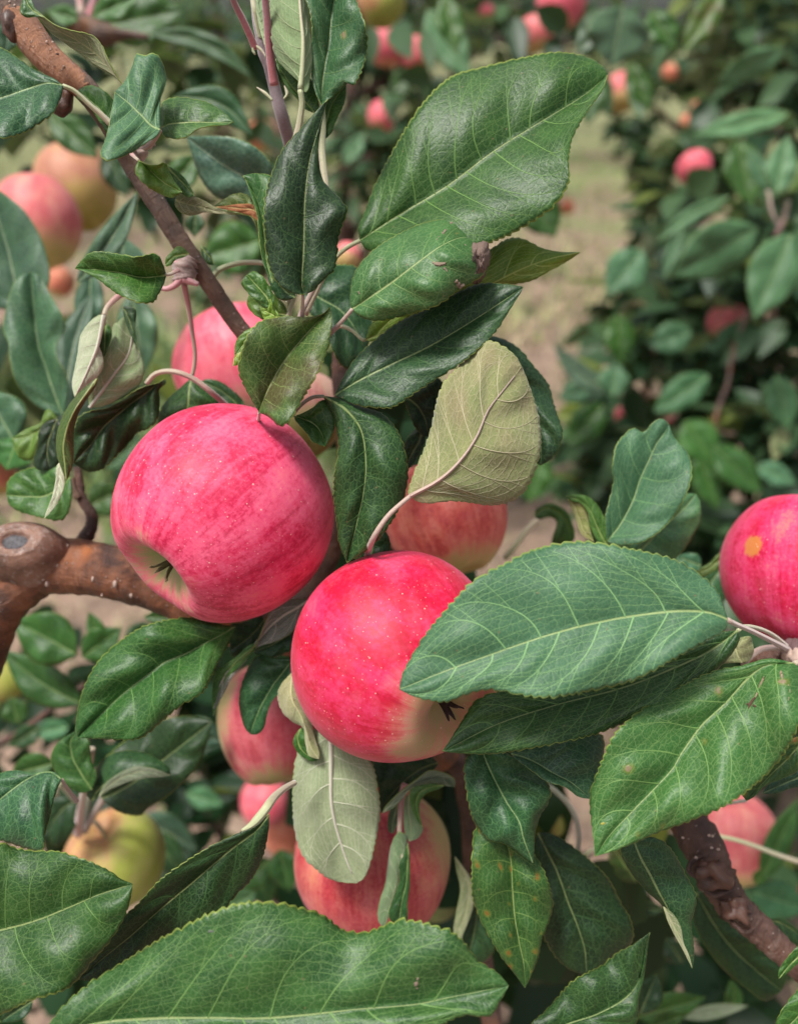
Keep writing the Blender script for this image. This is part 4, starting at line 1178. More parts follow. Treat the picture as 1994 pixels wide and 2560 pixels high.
# --- upper left
leaf('blue-green leaf entering from the left edge under the branch', '1',
     [(383, 520), (280, 508), (180, 540), (0, 600), (-150, 640), (-330, 660)],
     [(330, 480), (250, 445), (180, 405), (100, 345), (0, 290), (-120, 300), (-250, 450)],
     [(378, 560), (345, 650), (310, 700), (240, 752), (150, 805), (0, 842), (-130, 820), (-260, 740)],
     29.4, ([0, .5, .8, .5], [0, .1, 0, 0], [0, -.6, -.9, -.5]), 'd', tint=(2.0, 2.3, 2.6), arch=.7,
     stalk=[(450, 550), (550, 640), (620, 700), (680, 760)], sk='g', sr=1.05)
leaf('twisted olive leaf hanging over the branch at the top left', '1',
     [(750, 516), (690, 440), (600, 340), (480, 250), (350, 180), (250, 110), (160, 60), (135, 10)],
     [(710, 460), (655, 355), (615, 265), (555, 212), (450, 188), (350, 158), (290, 120), (250, 92), (170, 100), (128, 80)],
     [(690, 465), (580, 400), (480, 320), (400, 265), (310, 195), (255, 125), (220, 60), (170, 0)],
     28.9, ([0, -.2, -.2, -.3, 0], [0, .2, .2, 0, 0], [0, .5, .5, .4, 0]), 'o', 'v', under=True, tint=(.50, .62, .50), arch=.4)
leaf('green curled tip of the twisted leaf at the top left', '1', [(270, 105), (220, 75), (180, 40), (160, -10), (150, -60)],
     [(230, 100), (165, 105), (125, 75), (135, 15), (140, -30)], [(250, 80), (215, 50), (200, 15), (180, -20)], 28.6, k='g', tint=(1, 1.1, 1.1), serr=.7)
leaf('pale green folded leaf above the slanted branch, cut square at its top', '1',
     [(975, 790), (925, 770), (860, 705), (790, 635), (735, 590), (700, 562)],
     [(972, 700), (975, 610), (1012, 490), (1000, 420), (982, 370), (938, 322), (885, 340), (832, 330), (815, 380), (790, 440), (750, 510), (720, 540)],
     [(950, 830), (900, 862), (800, 925), (700, 968), (640, 976), (612, 935), (635, 870), (655, 800), (675, 700), (690, 620)],
     28.2, ([0, .4, .5, .3, 0], [0, 0, 0, 0, 0], [0, -.6, -.9, -.6, 0]), 'l', tint=(.95, .95, 1), arch=.35, stalk=[(960, 820), (925, 870), (880, 905)], sk='b', serr=.8)
leaf('small dark leaf behind the pale folded leaf over the branch', '1', [(700, 800), (640, 700), (560, 620), (475, 550)],
     [(700, 700), (695, 620), (650, 565), (590, 528), (530, 522), (490, 540)], [(660, 810), (610, 745), (560, 670), (500, 615), (470, 590)], 30.4, k='g', tint=(.8, 1, .9))
leaf('small pointed green leaf right of the pale folded leaf', '1', [(985, 780), (1030, 757), (1120, 748), (1220, 745), (1320, 748), (1418, 742)],
     [(970, 720), (975, 650), (1010, 608), (1080, 592), (1180, 604), (1270, 628), (1340, 668), (1390, 710)],
     [(990, 815), (1030, 840), (1090, 842), (1140, 828), (1200, 785), (1290, 765), (1370, 762)], 29.4, ([0, .5, .4, 0], [0, 0, 0, 0], [0, -.4, -.3, 0]), 'g', tint=(1, 1.05, 1.05), stalk=[(960, 810), (935, 850)], sk='b')
leaf('bright yellow-green curled leaf on the slanted branch', '1', [(845, 975), (900, 1020), (960, 1080), (1030, 1130), (1108, 1168)],
     [(900, 1000), (960, 1000), (1005, 990), (1025, 1040), (1060, 1100)], [(825, 1020), (835, 1070), (880, 1120), (950, 1165), (1040, 1200)],
     29.2, ([0, -.4, 0, 0], [0, .1, 0, 0], [0, -.2, .2, 0]), 'y', tint=(.85, 1.05, 1.1), arch=.8, stalk=[(820, 955), (800, 935)], sk='p', sr=.7)
leaf('shaded fold of the bright curled leaf over the branch', '1', [(1010, 1010), (1060, 1060), (1110, 1110), (1180, 1190)],
     [(1040, 1020), (1100, 1060), (1150, 1120)], [(1030, 1080), (1050, 1130), (1100, 1170), (1140, 1200)], 29.8, k='g', tint=(.9, 1, .8), serr=.5)
leaf('brownish olive leaf underside right of the branch', '1', [(1065, 1215), (1150, 1245), (1240, 1265), (1330, 1290), (1440, 1295)],
     [(1090, 1180), (1150, 1185), (1230, 1215), (1310, 1262), (1380, 1290)], [(1070, 1260), (1110, 1295), (1160, 1308), (1250, 1290), (1340, 1300)],
     30.4, u='v', under=True, tint=(.55, .62, .5), arch=.6)
leaf('green leaf with a rust-brown scorched streak beside the dark upright leaf', '1', [(1580, 1480), (1560, 1380), (1500, 1290), (1400, 1265), (1300, 1255)],
     [(1560, 1330), (1540, 1250), (1500, 1185), (1420, 1180), (1350, 1220)], [(1575, 1440), (1540, 1330), (1470, 1305), (1380, 1300), (1330, 1280)], 30.8, k='g', tint=(2.0, 1.1, 1.2))
e = leaf('rust-brown scorched strip on the leaf beside the dark upright leaf', '1', [(1575, 1330), (1545, 1278), (1480, 1268), (1400, 1262), (1310, 1258)], [(1555, 1300), (1535, 1245), (1470, 1240), (1390, 1248)], [(1570, 1345), (1520, 1310), (1450, 1290), (1370, 1272)], 30.3, k='x', serr=.6, wave=1.5, group='dry pieces of leaf')
e.name = 'dead_leaf_strip'; e['category'] = 'dead leaf piece'
rust0 = None and tube('scorch', '1', [(1310, 1258), (1400, 1258), (1470, 1262), (1545, 1275)], 30.25, [.3, 1.2, 1.5, 1.2], plain('scorched leaf tissue', (.34, .12, .045), .8, 800), None, n=16)
leaf('green leaf cut off square at its right, tip pointing left', '3', [(1010, 455), (955, 466), (850, 470), (720, 440), (600, 425), (458, 415)],
     [(985, 380), (950, 328), (830, 345), (700, 325), (630, 315), (560, 318), (500, 365)],
     [(990, 520), (958, 580), (935, 618), (860, 625), (780, 600), (700, 560), (600, 485), (520, 440)],
     28.9, ([.8, -.6, -.4, 0], [.6, .1, 0, 0], [.8, -.6, -.3, 0]), 'g', tint=(.95, 1.05, .75), arch=.5, stalk=[(1040, 448), (1085, 425)], sk='p', sr=.8)
leaf('small green curled leaflet on the spur beside the branch', '3', [(1150, 330), (1100, 335), (1050, 350), (1005, 395)],
     [(1120, 295), (1080, 282), (1050, 310), (1010, 350)], [(1110, 350), (1070, 362), (1040, 395), (1010, 405)], 30.6, k='y', tint=(.7, .9, .8), serr=.6)
leaf('narrow shaded leaf edge right of the slanted branch', '3', [(1220, 275), (1250, 320), (1280, 350), (1305, 395)], [(1240, 285), (1275, 320)], [(1225, 330), (1260, 385)], 33.2, k='d', u='v', tint=(1.6, 1.6, 1), serr=.4)

# --- left middle
leaf('white felted underside of a twisted leaf hanging from a pink stalk at left', '3',
     [(632, 700), (615, 790), (590, 900), (545, 1010), (500, 1110), (455, 1195)],
     [(600, 700), (540, 750), (490, 830), (475, 930), (455, 1030), (440, 1120)],
     [(655, 740), (605, 800), (590, 860), (622, 940), (627, 1010), (590, 1075), (530, 1120), (490, 1165)],
     31.8, ([0, .4, .4, 0], [0, 0, 0, 0], [0, .2, .3, 0]), 'g', 'w', under=True, tint=(1.2, 1.2, 1.25), arch=.5, wave=.6,
     stalk=[(650, 655), (690, 610), (745, 565)], sk='p', sr=1.2, rib=.8, serr=.5)
leaf('dark inner fold of the twisted white leaf', '3', [(650, 740), (640, 800), (640, 880), (630, 960)], [(600, 790), (600, 860), (618, 930)], [(675, 780), (680, 830), (650, 920)], 32.4, k='g', tint=(.8, 1, .8), serr=.4)
leaf('pale green leaf underside with rolled dark edge, left of the pink dotted apple', '3',
     [(545, 1262), (620, 1160), (700, 1050), (780, 940), (800, 800), (760, 700)],
     [(540, 1200), (570, 1080), (630, 960), (680, 850), (690, 760), (720, 740)],
     [(620, 1255), (740, 1200), (840, 1130), (875, 1050), (862, 960), (820, 860), (790, 760)],
     33, ([0, -.2, -.2, 0], [0, 0, 0, 0], [0, .3, .3, 0]), 'g', 'w', under=True, tint=(.68, .82, .62), arch=.6, serr=.6, rib=.8)
leaf('blackish rolled rim above the pale leaf underside', '3', [(742, 648), (770, 690), (800, 770), (830, 860), (852, 935)], [(748, 670), (765, 740), (795, 820), (830, 890)], [(790, 650), (825, 665), (825, 740), (825, 820)], 32.6, k='d', serr=.5)
leaf('very dark wavy leaf stretching left of the upper apple stalks', '3',
     [(1000, 1085), (900, 1160), (780, 1250), (650, 1360), (540, 1500), (450, 1600)],
     [(960, 1110), (880, 1130), (800, 1170), (740, 1215), (650, 1262), (560, 1280), (490, 1310), (450, 1400), (440, 1500)],
     [(1010, 1110), (968, 1150), (970, 1230), (955, 1330), (900, 1390), (840, 1410), (760, 1500), (700, 1560), (640, 1625), (540, 1650)],
     33.5, ([0, -.5, -.3, 0], [0, .2, .2, 0], [0, .5, .6, .2]), 'd', tint=(.75, .9, .6), arch=.6, wave=1.8,
     stalk=None)
e = empty('leaf_stalk', P(530, 960, 33), 'long pink arching stalk passing behind the left apple', 'stalk')
tube('stalk', '3', [(890, 1115), (940, 1060), (1010, 1040), (1090, 1050), (1180, 1090), (1280, 1165), (1390, 1260), (1450, 1310)], [33, 32.6, 33, 35], [1.0, 1.1, 1.25], ST['p'], e, n=30)
leaf('dark leaf hanging from a long pink stalk above the left apple', '3', [(1165, 1080), (1150, 1160), (1142, 1250), (1120, 1350), (1090, 1450)],
     [(1110, 1130), (1030, 1200), (975, 1275), (958, 1345), (980, 1420)], [(1210, 1100), (1300, 1180), (1330, 1260), (1300, 1350), (1200, 1430)],
     34.5, ([0, .4, .4, 0], [0, -.2, 0, 0], [0, .3, .4, 0]), 'd', tint=(1.6, 1.7, 1.0), stalk=[(1183, 1000), (1185, 920), (1168, 800), (1150, 670), (1130, 570), (1115, 490)], sk='p', sd=32.4, sr=1.15)
leaf('dark rounded leaf just behind the top of the left apple', '3', [(1480, 1290), (1420, 1220), (1330, 1150), (1225, 1100)], [(1440, 1310), (1360, 1280), (1280, 1200)], [(1480, 1230), (1430, 1170), (1340, 1105), (1270, 1088)], 35.5, k='d', tint=(1.7, 1.9, 1.5))
leaf('narrow half-rolled olive leaf curving down at left', '3',
     [(592, 1085), (530, 1170), (460, 1270), (410, 1380), (385, 1500), (395, 1600), (404, 1700)],
     [(560, 1100), (480, 1175), (420, 1250), (370, 1350), (345, 1450), (352, 1560), (380, 1640)],
     [(580, 1130), (520, 1220), (475, 1300), (448, 1400), (447, 1500), (442, 1600), (425, 1660)],
     31, ([0, .2, .2, 0], [0, -.4, -.3, 0], [0, .2, .2, 0]), 'o', tint=(.75, .80, .8), arch=.6)
leaf('white rolled leaf tip curving down at left', '5', [(365, -110), (362, -30), (350, 60), (320, 150), (272, 232)], [(345, -80), (340, 0), (322, 90), (290, 180)], [(385, -60), (395, 10), (380, 80), (330, 170)], 31.4, u='w', under=True, tint=(1.3, 1.3, 1.35), serr=0)
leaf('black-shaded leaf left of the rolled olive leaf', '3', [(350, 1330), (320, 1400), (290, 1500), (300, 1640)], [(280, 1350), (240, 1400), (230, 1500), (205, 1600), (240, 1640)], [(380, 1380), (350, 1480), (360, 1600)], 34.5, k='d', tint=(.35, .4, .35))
leaf('yellow-green leaf fold at the left near the blurred blue leaf', '3', [(350, 1320), (280, 1370), (180, 1430), (75, 1450)], [(300, 1270), (270, 1300), (250, 1350), (150, 1400)], [(240, 1400), (230, 1500), (190, 1580), (120, 1565), (90, 1500)], 36, k='y', tint=(.8, .95, .9), serr=.6)
leaf('dark green leaf below the rolled one, left side', '5', [(430, -20), (350, 60), (260, 100), (150, 100), (42, 90)], [(380, -100), (240, -80), (120, -50), (50, 10)], [(440, 80), (415, 200), (370, 245), (260, 228), (130, 195), (60, 150)],
     34.5, ([0, .3, .3, 0], [0, 0, 0, 0], [0, -.3, -.3, 0]), 'g', tint=(.95, 1.1, .9))

# --- centre
leaf('broad green leaf covering the right side of the crimson apple', 'F',
     [(1550, 1322), (1510, 1306), (1450, 1303), (1380, 1310), (1300, 1322), (1220, 1340), (1130, 1367), (1040, 1398), (940, 1435), (852, 1470)],
     [(1543, 1300), (1528, 1262), (1490, 1225), (1440, 1195), (1380, 1178), (1330, 1168), (1280, 1158), (1210, 1156), (1130, 1175), (1080, 1200), (1010, 1238), (960, 1290), (910, 1350), (875, 1405), (858, 1440)],
     [(1545, 1342), (1500, 1368), (1440, 1402), (1350, 1450), (1260, 1472), (1170, 1487), (1100, 1480), (1050, 1470), (1000, 1478), (950, 1496), (900, 1490), (865, 1478)],
     25.8, ([0, .6, .7, .5, .2], [0, .2, .1, 0, .1], [0, -.4, -.5, -.4, .1]), 'l', tint=(.92, .92, 1.0), arch=.35, wave=.9, serr=1.35,
     stalk=[(1565, 1330), (1600, 1345), (1650, 1370), (1685, 1388)], sk='b', sd=33.5, sr=1.15)
leaf('dark leaf lying under the broad green leaf, tip at lower left', 'F',
     [(1572, 1345), (1500, 1395), (1400, 1440), (1300, 1475), (1180, 1505), (1060, 1545), (943, 1602)],
     [(1530, 1350), (1450, 1375), (1350, 1415), (1250, 1440), (1130, 1460), (1020, 1490), (990, 1530), (962, 1575)],
     [(1575, 1365), (1550, 1405), (1500, 1450), (1440, 1492), (1350, 1532), (1270, 1565), (1150, 1592), (1050, 1607), (980, 1606)],
     28.2, ([0, .5, .5, .3, 0], [0, .2, .2, 0, 0], [0, -.2, -.6, -.5, 0]), 'g', tint=(.62, .74, .95), arch=.5, wave=1.2,
     stalk=[(1590, 1335), (1640, 1350), (1690, 1390)], sk='g', sd=34, sr=.95)
gl = leaf('large glossy green leaf at lower right with brown tears', 'F',
     [(1692, 1415), (1630, 1420), (1590, 1450), (1545, 1500), (1497, 1545), (1455, 1602), (1430, 1643), (1350, 1727), (1300, 1780), (1268, 1826)],
     [(1640, 1405), (1580, 1420), (1520, 1432), (1440, 1470), (1370, 1512), (1310, 1565), (1278, 1635), (1258, 1695), (1262, 1765), (1266, 1800)],
     [(1715, 1440), (1720, 1500), (1700, 1550), (1665, 1615), (1610, 1672), (1545, 1718), (1470, 1750), (1400, 1776), (1330, 1806), (1290, 1820)],
     27, ([0, .7, .6, .2, 0], [0, .5, .4, .1, 0], [0, -.8, -.9, -.4, 0]), 'n', tint=(.92, .98, .80), arch=.6, wave=1.3, serr=1.1,
     stalk=[(1710, 1412), (1740, 1405)], sk='p', sr=1.3)
CRACK = plain('dry crack', (.10, .05, .03), .9, 900, .6)
HALO = plain('dry pale tissue', (.30, .22, .14), .85, 900, .5)
for pts, r, mt in (([(1505, 1175), (1480, 1225), (1455, 1285), (1435, 1335)], [.15, .5, .35, .2], HALO), ([(1440, 1320), (1415, 1350), (1400, 1400)], [.25, .75, .2], CRACK), ([(1375, 1362), (1415, 1362), (1448, 1380)], [.1, .6, .1], CRACK),
                   ([(1595, 1155), (1600, 1185), (1605, 1212)], [.2, .55, .2], HALO), ([(1640, 1240), (1650, 1290), (1640, 1340)], [.1, .3, .1], HALO), ([(1500, 1180), (1490, 1205)], [.2, .2], CRACK)):
    mark(gl, '9', pts, r, mt)
mark(gl, 'c', [(505, 486), (525, 482)], [.35, .4], plain('yellow fleck', (.40, .36, .05), .6), 'fleck')
leaf('slate-coloured leaf between the dark leaf and the large glossy one', 'c',
     [(-40, 60), (80, 100), (200, 170), (330, 240), (440, 335)],
     [(-20, 30), (80, 10), (200, -10), (330, -60), (460, -80), (520, -30), (510, 100), (470, 240)],
     [(0, 100), (80, 160), (180, 230), (280, 260), (370, 320)], 29.6, ([0, .6, .5, 0], [0, .2, 0, 0], [0, -.2, -.2, 0]), 'd', tint=(2.4, 2.5, 3.3), arch=.5)
leaf('slate-dark leaf with curled pointed tip below the crimson apple', 'b',
     [(1340, 10), (1370, 100), (1430, 230), (1500, 360), (1570, 470), (1600, 580), (1655, 722)],
     [(1270, 60), (1240, 130), (1255, 300), (1290, 450), (1340, 530), (1400, 585), (1470, 600), (1560, 650), (1610, 690)],
     [(1420, 30), (1560, 90), (1680, 160), (1760, 270), (1745, 360), (1700, 430), (1665, 560), (1662, 650)],
     30.2, ([0, .2, 0, .2, 0], [.3, .2, .1, -.3, 0], [0, .2, .2, .4, 0]), 'd', tint=(1.9, 2.3, 2.3), arch=.7, wave=1.4, stalk=[(1310, -40), (1290, -90)], sk='b')
leaf('yellow-edged green leaf with orange rust spots hanging at lower centre', 'b',
     [(1480, 560), (1520, 700), (1530, 880), (1545, 1050), (1570, 1200), (1600, 1340), (1607, 1480)],
     [(1400, 500), (1310, 510), (1290, 620), (1285, 780), (1290, 920), (1335, 1060), (1400, 1180), (1470, 1300), (1550, 1400)],
     [(1560, 560), (1640, 640), (1720, 770), (1775, 950), (1760, 1050), (1710, 1180), (1685, 1300), (1640, 1410)],
     31.2, ([0, -.2, -.2, 0], [0, .1, 0, 0], [0, .2, .2, 0]), 's', tint=(1.15, 1.15, .9), arch=.7)
leaf('wide dark leaf in shadow right of the rust-spotted leaf', 'c',
     [(120, 540), (170, 640), (230, 760), (300, 950), (370, 1130), (405, 1250), (415, 1400)],
     [(90, 640), (80, 800), (120, 1000), (150, 1150), (220, 1280), (320, 1370)],
     [(200, 545), (300, 600), (430, 700), (550, 820), (620, 960), (680, 1060), (698, 1180), (620, 1290), (500, 1370)],
     34, ([0, 0, 0, 0], [0, 0, 0, 0], [0, .3, .3, 0]), 'd', tint=(.9, .95, .85), arch=.5, rib=None)
leaf('dark green leaf rising to a point at the bottom right of centre', 'c',
     [(60, 1790), (200, 1740), (330, 1690), (480, 1640), (620, 1565), (710, 1480), (750, 1380), (765, 1270), (800, 1145)],
     [(80, 1701), (150, 1640), (250, 1530), (320, 1450), (400, 1400), (520, 1340), (600, 1270), (680, 1230), (745, 1185)],
     [(200, 1800), (400, 1780), (600, 1740), (715, 1700), (730, 1550), (755, 1450), (775, 1330), (785, 1230)],
     31.4, ([0, .4, .4, 0], [0, 0, 0, .2, 0], [0, -.3, -.2, .3, 0]), 'd', tint=(1.35, 1.5, 1.0), arch=.6)
leaf('long folded leaf with a pale reverse edge hanging below the glossy leaf', 'c',
     [(690, 560), (740, 680), (800, 790), (850, 890), (910, 1000), (970, 1130), (1020, 1260), (1057, 1362)],
     [(640, 600), (625, 660), (700, 800), (790, 900), (880, 985), (925, 1090), (985, 1210), (1030, 1300)],
     [(760, 560), (860, 580), (940, 655), (1030, 820), (1077, 910), (1073, 1000), (1050, 1080), (1062, 1200), (1068, 1290)],
     30.4, ([0, .6, .6, 0], [0, -.1, -.1, 0], [0, .3, .3, 0]), 'd', tint=(1.6, 1.75, 1.7), arch=.5)
leaf('pale olive reverse strip along the folded hanging leaf', 'c', [(880, 985), (930, 1080), (985, 1190), (1030, 1280), (1055, 1355)], [(905, 1070), (950, 1160), (1000, 1250)], [(940, 1030), (990, 1120), (1000, 1200), (1035, 1280)], 30.1, u='v', under=True, tint=(.65, .8, .75), serr=0)
leaf('glossy green leaf lying on the thick branch side below the left apple', '5',
     [(1430, 890), (1350, 940), (1250, 990), (1130, 1055), (1000, 1110), (930, 1160), (850, 1220), (750, 1300), (620, 1420), (540, 1500), (475, 1565)],
     [(1380, 885), (1300, 865), (1180, 838), (1050, 845), (900, 880), (800, 930), (680, 1020), (600, 1100), (530, 1220), (490, 1330), (470, 1430), (460, 1520)],
     [(1420, 930), (1380, 1010), (1320, 1110), (1280, 1200), (1230, 1290), (1100, 1370), (990, 1460), (870, 1560), (800, 1578), (700, 1575), (580, 1570)],
     31.8, ([1.6, .6, .2, .2, 0], [1.4, .9, .3, .2, 0], [1.4, .3, -.8, -.5, 0]), 'g', tint=(.72, .95, 1.0), arch=1.0, wave=1.2, serr=1.0)
leaf('grey silver twisted leaf underside hanging between the two red apples', '6',
     [(425, 480), (350, 530), (250, 590), (150, 680), (60, 790), (-40, 880), (-110, 980), (-150, 1080), (-165, 1180)],
     [(350, 482), (285, 485), (200, 530), (145, 640), (100, 750), (10, 850), (-60, 900), (-110, 960), (-150, 1060)],
     [(405, 550), (370, 620), (290, 700), (200, 745), (110, 770), (20, 880), (-50, 960), (-90, 1040), (-140, 1130)],
     33.0, ([0, -.2, -.2, 0, 0], [0, .3, .3, 0, 0], [0, .2, .2, 0, 0]), 'g', 'w', under=True, tint=(.50, .52, .70), arch=.5, wave=.5, serr=0, stalk=[(450, 465), (490, 440)], sk='w' if False else 'g', rib=.8)
leaf('green outer half of the grey twisted leaf', '5',
     [(1560, 1000), (1480, 1060), (1400, 1140), (1350, 1240), (1320, 1340), (1298, 1436)],
     [(1520, 1000), (1430, 1080), (1370, 1120), (1308, 1175), (1290, 1290), (1290, 1370)],
     [(1540, 1040), (1460, 1130), (1390, 1200), (1350, 1300), (1320, 1380)], 33.0, k='g', tint=(1.0, 1.3, 1.25), serr=.5)
leaf('dark rounded leaf hanging over the dusky apple below the crimson one', '6',
     [(325, 845), (250, 940), (180, 1040), (120, 1150), (80, 1250), (68, 1302)],
     [(280, 840), (200, 835), (100, 828), (40, 920), (5, 1020), (-5, 1110), (10, 1200), (35, 1270)],
     [(335, 900), (320, 970), (250, 1040), (190, 1110), (160, 1200), (145, 1260), (110, 1298)],
     33.6, ([0, .4, .3, 0], [0, .1, 0, 0], [0, -.3, -.2, 0]), 'd', tint=(1.3, 1.8, 1.7), arch=.7, serr=.6)
leaf('dark leaf just below the grey twisted leaf', '6', [(380, 640), (290, 700), (190, 760), (80, 800)], [(390, 600), (300, 640), (200, 700)], [(350, 690), (330, 770), (260, 815), (180, 835), (110, 820)], 34, k='d', tint=(1.2, 1.7, 1.5))
leaf('black-green leaf in shadow under the left apple', '6', [(150, 600), (90, 680), (20, 740), (-60, 790)], [(120, 580), (20, 620), (-60, 640)], [(140, 680), (100, 760), (20, 800), (-40, 830)], 35, k='d', tint=(.9, 1.2, 1))
leaf('small curled beige leaf at the left edge of the crimson apple', '6',
     [(338, 905), (310, 1000), (320, 1100), (370, 1190), (405, 1290), (430, 1380), (478, 1452)],
     [(300, 940), (250, 1000), (230, 1070), (255, 1160), (320, 1225), (385, 1262), (398, 1350), (420, 1430)],
     [(352, 940), (370, 1010), (405, 1080), (432, 1170), (440, 1270), (465, 1360), (482, 1420)],
     32, ([0, .2, .3, 0], [0, -.3, -.2, 0], [0, .3, .3, 0]), 'g', 'v', under=True, tint=(1.25, 1.35, 1.3), arch=.4)
leaf('serrated green curl beneath the small beige leaf', '6', [(375, 1255), (350, 1310), (360, 1370), (400, 1420), (482, 1455)], [(340, 1300), (322, 1350), (350, 1410), (400, 1450), (440, 1466)], [(405, 1290), (415, 1330), (400, 1370), (430, 1430)], 32.4, k='g', tint=(.9, 1.1, .8), serr=1.2)
leaf('pale silvery leaf underside hanging straight down below the crimson apple', 'b',
     [(425, -110), (430, 60), (430, 200), (432, 350), (455, 480), (490, 600), (530, 720), (585, 845)],
     [(330, -90), (240, 20), (205, 180), (200, 380), (215, 540), (260, 680), (330, 750), (410, 812), (500, 840)],
     [(540, -60), (640, 60), (690, 150), (715, 280), (728, 420), (700, 590), (665, 740), (630, 815)],
     32.6, ([0, .4, .5, .2, 0], [0, -.1, -.2, 0, 0], [0, .5, .4, .2, 0]), 'g', 'w', under=True, tint=(.80, .86, .78), arch=.35, wave=.8, rib=1.1, serr=.9)
leaf('narrow leaf folded lengthwise in front of the tall dusky apple, pale half', 'b',
     [(870, 700), (850, 740), (830, 830), (800, 930), (770, 1060), (750, 1120)],
     [(895, 560), (840, 530), (800, 600), (775, 740), (760, 850), (730, 940), (712, 1060)],
     [(885, 660), (852, 750), (846, 820), (822, 910), (790, 1010), (765, 1090)],
     33.6, ([0, .3, .2, 0], [0, 0, 0, 0], [0, .1, .1, 0]), 'l', 'u', under=True, tint=(.85, 1.0, .85), arch=.3, serr=0,
     stalk=[(850, 620), (848, 480), (860, 310), (880, 240)], sk='p', sr=1.25)
leaf('dark serrated half of the narrow folded leaf by the tall apple', 'b',
     [(898, 600), (895, 720), (885, 850), (860, 960), (840, 1120)],
     [(870, 680), (845, 730), (848, 820), (822, 910), (780, 1040)], [(905, 680), (908, 850), (895, 960), (890, 1080)], 33.2, k='d', tint=(1.2, 1.7, 1.2))
leaf('curling leaf with a hooked tip over the tall dusky apple', 'b',
     [(740, 420), (820, 340), (900, 270), (1000, 220), (1090, 200), (1150, 215), (1182, 262)],
     [(760, 380), (850, 290), (950, 215), (1030, 160), (1100, 170), (1160, 195), (1185, 225)],
     [(790, 400), (850, 350), (915, 275), (1000, 250), (1080, 245), (1140, 255)], 33.2, ([0, 0, -.2, 0], [0, .2, .2, 0], [0, .1, 0, 0]), 'g', 'u', under=True, tint=(.75, .8, .85), serr=.8)
leaf('green serrated fold below the hooked curling leaf', 'b', [(1120, 250), (1030, 262), (965, 300), (945, 380), (960, 440), (985, 505)], [(1040, 240), (940, 260), (912, 290), (915, 360), (935, 430)], [(1080, 275), (1010, 300), (975, 340), (965, 400)], 33, k='g', tint=(.75, .95, .75))
leaf('small pale lobe dangling under the hooked curling leaf', 'b', [(905, 300), (900, 400), (915, 500), (905, 592)], [(880, 330), (872, 430), (880, 540)], [(930, 390), (960, 450), (990, 510), (960, 570)], 33.8, k='l', u='u', under=True, tint=(.9, 1, .9), serr=0)
leaf('shaded leaf flap left of the pink stalk over the tall apple', 'b', [(840, 350), (820, 420), (805, 480), (800, 545)], [(790, 400), (775, 470), (780, 530)], [(845, 420), (835, 480), (815, 530)], 34.2, k='l', u='u', under=True, tint=(.5, .6, .5), serr=0)
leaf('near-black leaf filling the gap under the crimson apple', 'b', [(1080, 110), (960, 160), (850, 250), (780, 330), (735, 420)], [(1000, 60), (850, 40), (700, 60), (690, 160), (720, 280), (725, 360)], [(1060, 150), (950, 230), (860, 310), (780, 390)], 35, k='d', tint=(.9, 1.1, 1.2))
leaf('pale leaf reverse in the shade right of the tall dusky apple', 'b', [(1180, 680), (1240, 780), (1270, 900), (1240, 1050), (1205, 1150), (1200, 1250)], [(1190, 760), (1215, 880), (1190, 1020), (1175, 1120), (1180, 1200)], [(1220, 730), (1285, 830), (1300, 950), (1270, 1060), (1230, 1160)], 37, u='v', under=True, tint=(.9, 1.05, 1.1), serr=0)
leaf('dim leaf in shadow between the tall apple and the spotted leaf', 'b', [(1330, 930), (1310, 1080), (1280, 1220), (1220, 1340)], [(1290, 980), (1250, 1100), (1205, 1240)], [(1350, 1000), (1420, 1120), (1420, 1250), (1330, 1340)], 38, k='d', tint=(1.0, 1.2, 1))

# --- bottom
bl = leaf('very large green leaf spanning the bottom edge, tip pointing right', 'F',
     [(90, 2215), (200, 2183), (330, 2171), (450, 2170), (560, 2171), (650, 2164), (760, 2152), (880, 2142), (970, 2124), (1084, 2102)],
     [(105, 2185), (150, 2132), (200, 2092), (270, 2048), (330, 2010), (400, 1972), (460, 1943), (520, 1925), (590, 1925), (645, 1937), (690, 1953), (735, 1985), (790, 1986), (850, 1962), (910, 1970), (970, 1992), (1020, 2050), (1060, 2075)],
     [(150, 2260), (300, 2330), (450, 2370), (600, 2360), (750, 2310), (850, 2240), (930, 2190), (990, 2165), (1045, 2165), (1068, 2130)],
     25.2, ([0, .6, .8, .5, 0], [0, .2, .1, .1, 0], [0, -.5, -.7, -.3, 0]), 'g', tint=(.95, 1.0, 1.25), arch=.6, wave=1.4, serr=1.5)
mark(bl, 'b', [(960, 1420), (945, 1460), (955, 1490)], [.25, .7, .25], DT, 'dry_patch')
mark(bl, 'a', [(1265, 1140), (1300, 1140)], [.6, .5], plain('grey fleck', (.10, .12, .09), .7), 'fleck')
leaf('finely serrated green leaf at the lower left edge, tip pointing right', 'a',
     [(-330, 1210), (-150, 1170), (0, 1130), (200, 1078), (400, 1000), (600, 915), (806, 850)],
     [(-300, 1050), (-200, 800), (-80, 640), (0, 600), (100, 632), (230, 650), (350, 652), (480, 690), (580, 728), (680, 780), (740, 825)],
     [(-300, 1380), (-200, 1600), (-100, 1680), (0, 1645), (60, 1620), (180, 1560), (280, 1530), (400, 1490), (490, 1410), (560, 1320), (640, 1230), (700, 1150), (770, 1020), (795, 920)],
     27, ([0, .3, .3, .1, 0], [0, .3, .2, .1, 0], [0, -.5, -.5, -.3, 0]), 'g', tint=(.72, .80, .85), arch=.6, wave=1.0, serr=1.1)
